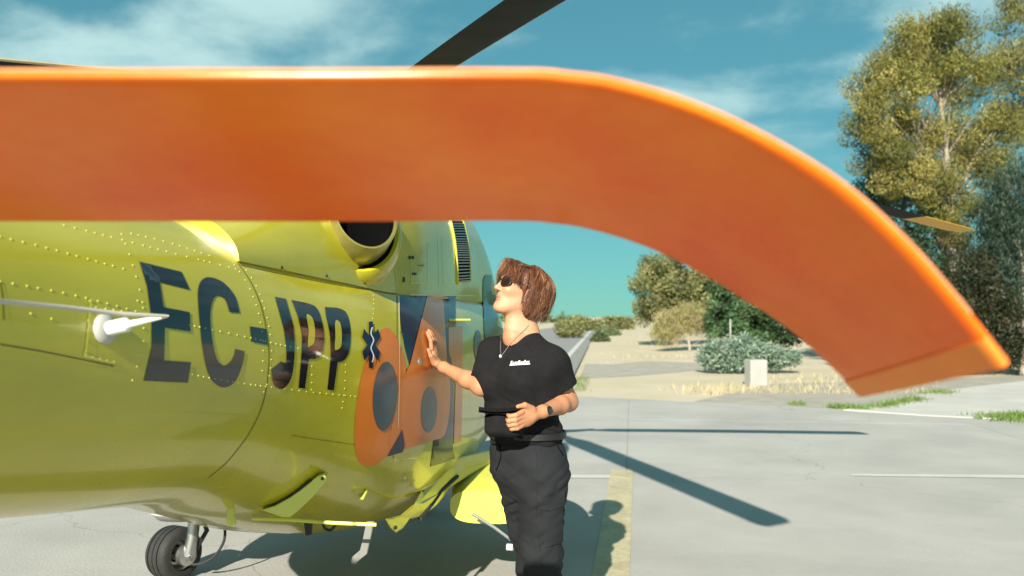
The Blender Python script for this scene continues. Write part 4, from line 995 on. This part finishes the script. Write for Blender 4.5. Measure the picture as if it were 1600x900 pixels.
e6 = [B3(x, y, Y, rpx(rx, Y), rpx(rz, Y), 1.6) for x, y, rx, rz in ((1042,410,34,30),(1015,450,26,28),(1060,450,40,36),(1100,440,28,28),(1030,482,34,20),(1085,478,34,22))]
tree('olive_tree', gnd(1055, 537), e6, 26000, .20, OL, 'rounded olive green tree beyond the dry field', trunk=.2, spread=.26, sub=200, droop=.2, narrow=.4)
Y = 36
e7 = [B3(x, y, Y, rpx(rx, Y), rpx(rz, Y), 1.2) for x, y, rx, rz in ((1140,470,30,30),(1170,480,36,32),(1205,500,30,28),(1125,500,24,22),(1165,515,40,18),(1235,515,34,24))]
tree('green_bush', gnd(1170, 548), e7, 24000, .16, [(.075, .15, .065), (.11, .19, .08), (.05, .10, .04)], 'rich green bush behind the pale concrete block', 'bush', trunk=.12, spread=.2, sub=180, droop=.1, narrow=.45)
Y = 38
e8 = [B3(x, y, Y, rpx(rx, Y), rpx(rz, Y), .8) for x, y, rx, rz in ((1050,510,20,18),(1085,506,26,20),(1115,512,20,16),(1040,528,16,12))]
tree('broom_bush', gnd(1078, 548), e8, 9000, .3, [(.40, .36, .15), (.32, .31, .11), (.45, .38, .20)], 'straw coloured broom bush in front of the olive tree', 'bush', trunk=.06, spread=.2, droop=-.8, narrow=.08)
Y = 22.5
e9 = [B3(x, y, Y, rpx(rx, Y), rpx(rz, Y), .5) for x, y, rx, rz in ((1125,548,24,14),(1160,544,28,17),(1195,552,24,12),(1110,560,16,9),(1225,560,26,9),(1150,565,40,8),(1190,566,30,7))]
tree('saltbush', gnd(1160, 577), e9, 12000, .11, [(.26, .37, .28), (.32, .42, .32), (.19, .28, .19)], 'low pale blue green saltbush next to the concrete block', 'bush', trunk=.03, spread=.10, droop=.1, narrow=.4)
for (px, py, Yd, rx, rz, cl_, lb) in ((905,508,95,26,5,OL,'low scrub patch left of the road towards the horizon'),(890,514,60,14,5,OL,'low roadside scrub on the left verge close to the asphalt'),(950,522,70,12,7,[(.16,.21,.10),(.22,.25,.13)],'small green bush on the right verge of the road'),(962,505,110,22,4,OL,'far olive scrub where the road meets the horizon'),(938,532,52,7,5,[(.10,.15,.07),(.14,.17,.08)],'pale green tuft bush at the road edge line')):
    bl_ = [B3(px+dx, py+dz, Yd, rpx(rx*.6, Yd), rpx(rz, Yd), rpx(rx*.5, Yd)) for dx, dz in ((-rx*.6, 1), (0, -1), (rx*.6, 1))]
    c0 = at(px, py, Yd); tree('verge_bush', (c0.x, Yd, 0), bl_, 5000, .22 if Yd < 80 else .4, cl_, lb, 'bush', 'bushes along the road', trunk=.04, spread=rpx(5, Yd), droop=.1, narrow=.45, limbs=6)
# far scrub belt: reads as one mass
V_, F_, C_ = [], [], []; base = 0
bl_ = []
for i in range(240):
    Yd = rng.uniform(130, 900); x = rng.uniform(-.75, .75)*Yd
    if abs(x-road_x(Yd)+3.5) < 7: continue
    h_ = rng.uniform(.7, 2.0)*(1+Yd/600); bl_.append((np.array([x, Yd, h_*.4]), np.array([h_*2.2, h_*1.2, h_*.7])))
Vv, Ff, Cc, _ = leafcloud(bl_, 52000, 1.3, OL+BLG, .1, .5, 12, .6)
o = fastmesh('far_scrub', Vv, Ff, 'leaf', cols=Cc, kind='stuff'); o['label'] = 'far scrub dotted over the plain'; o['category'] = 'scrub'
# dry grass on the field, green tufts along the apron edge
def grass(name, pts, h0, h1, cols, lab):
    m = len(pts); a = rng.uniform(0, 6.28, m); hgt = rng.uniform(h0, h1, m); lean = rng.normal(size=(m, 2))*.35*hgt[:, None]; wd = hgt*.05+.004
    V = np.zeros((m, 3, 3)); V[:, 0] = pts; V[:, 1] = pts; V[:, 0, 0] += np.cos(a)*wd; V[:, 0, 1] += np.sin(a)*wd; V[:, 1, 0] -= np.cos(a)*wd; V[:, 1, 1] -= np.sin(a)*wd
    V[:, 2] = pts; V[:, 2, :2] += lean; V[:, 2, 2] += hgt
    col = np.array(cols)[rng.integers(0, len(cols), m)]*rng.uniform(.7, 1.2, m)[:, None]
    o = fastmesh(name, V.reshape(-1, 3), np.arange(m*3).reshape(m, 3), 'drygrass', cols=np.repeat(col, 3, 0), kind='stuff'); o['label'] = lab; o['category'] = 'grass'
y = 16.2+rng.random(60000)**1.5*55; x = rng.uniform(-.1, .75, 60000)*y
ok = (vnoise(np.stack([x*.45, y*.35, 0*x], 1))+rng.normal(size=60000)*.22 > .34) & (x > road_x(y)+.5) & ~((y < 30) & (x > .50*y)) & ~((y < 27.5) & (y > 20.8) & (x > 2) & (x < 6.3))
p = np.stack([x, y, 0*x-.03], 1)[ok][:12000]
grass('dry_grass', p, .04, .15, [(.52, .44, .28), (.46, .38, .22), (.58, .50, .33), (.36, .34, .19)], 'dry straw coloured grass over the field')
p = []
def along(px0, py0, px1, py1, n, sp_):
    a, b_ = gnd(px0, py0), gnd(px1, py1)
    for i in range(n):
        t = rng.random(); q = a.lerp(b_, t); p.append((q.x+rng.normal()*sp_, q.y+rng.normal()*sp_*1.4, 0))
along(1298, 637, 1352, 640, 420, .07); along(1362, 638, 1440, 624, 800, .09); along(1456, 616, 1480, 613, 260, .12); along(1552, 655, 1660, 652, 1600, .16); along(1238, 632, 1255, 633, 80, .04)
along(905, 612, 908, 590, 220, .10)
grass('green_grass', np.array(p), .03, .11, [(.10, .20, .035), (.14, .24, .05), (.20, .23, .08)], 'green grass tufts growing along the apron edge')
# pale concrete block and thin post in the field
q = gnd(1181, 601); b = MB(); b.box((q.x, q.y, .25), (.19, .03, 0), (-.025, .16, 0), (0, 0, .29)); o = b.build('concrete_block', 'concrete', smooth=False, bevel=.02); tag(o, 'pale upright concrete marker block beside the saltbush', 'block')
q = gnd(1141, 560); b = MB(); b.tube([(q.x, q.y, -.05), (q.x+.01, q.y, .7), (q.x, q.y, 1.35)], [.024, .022, .02], 8); b.lathe((q.x, q.y, 1.35), (0, 0, 1), [(0, .02), (.01, .03), (.03, .03), (.035, .001)], 8); o = b.build('marker_post', 'grey'); tag(o, 'thin grey marker post behind the saltbush', 'post')
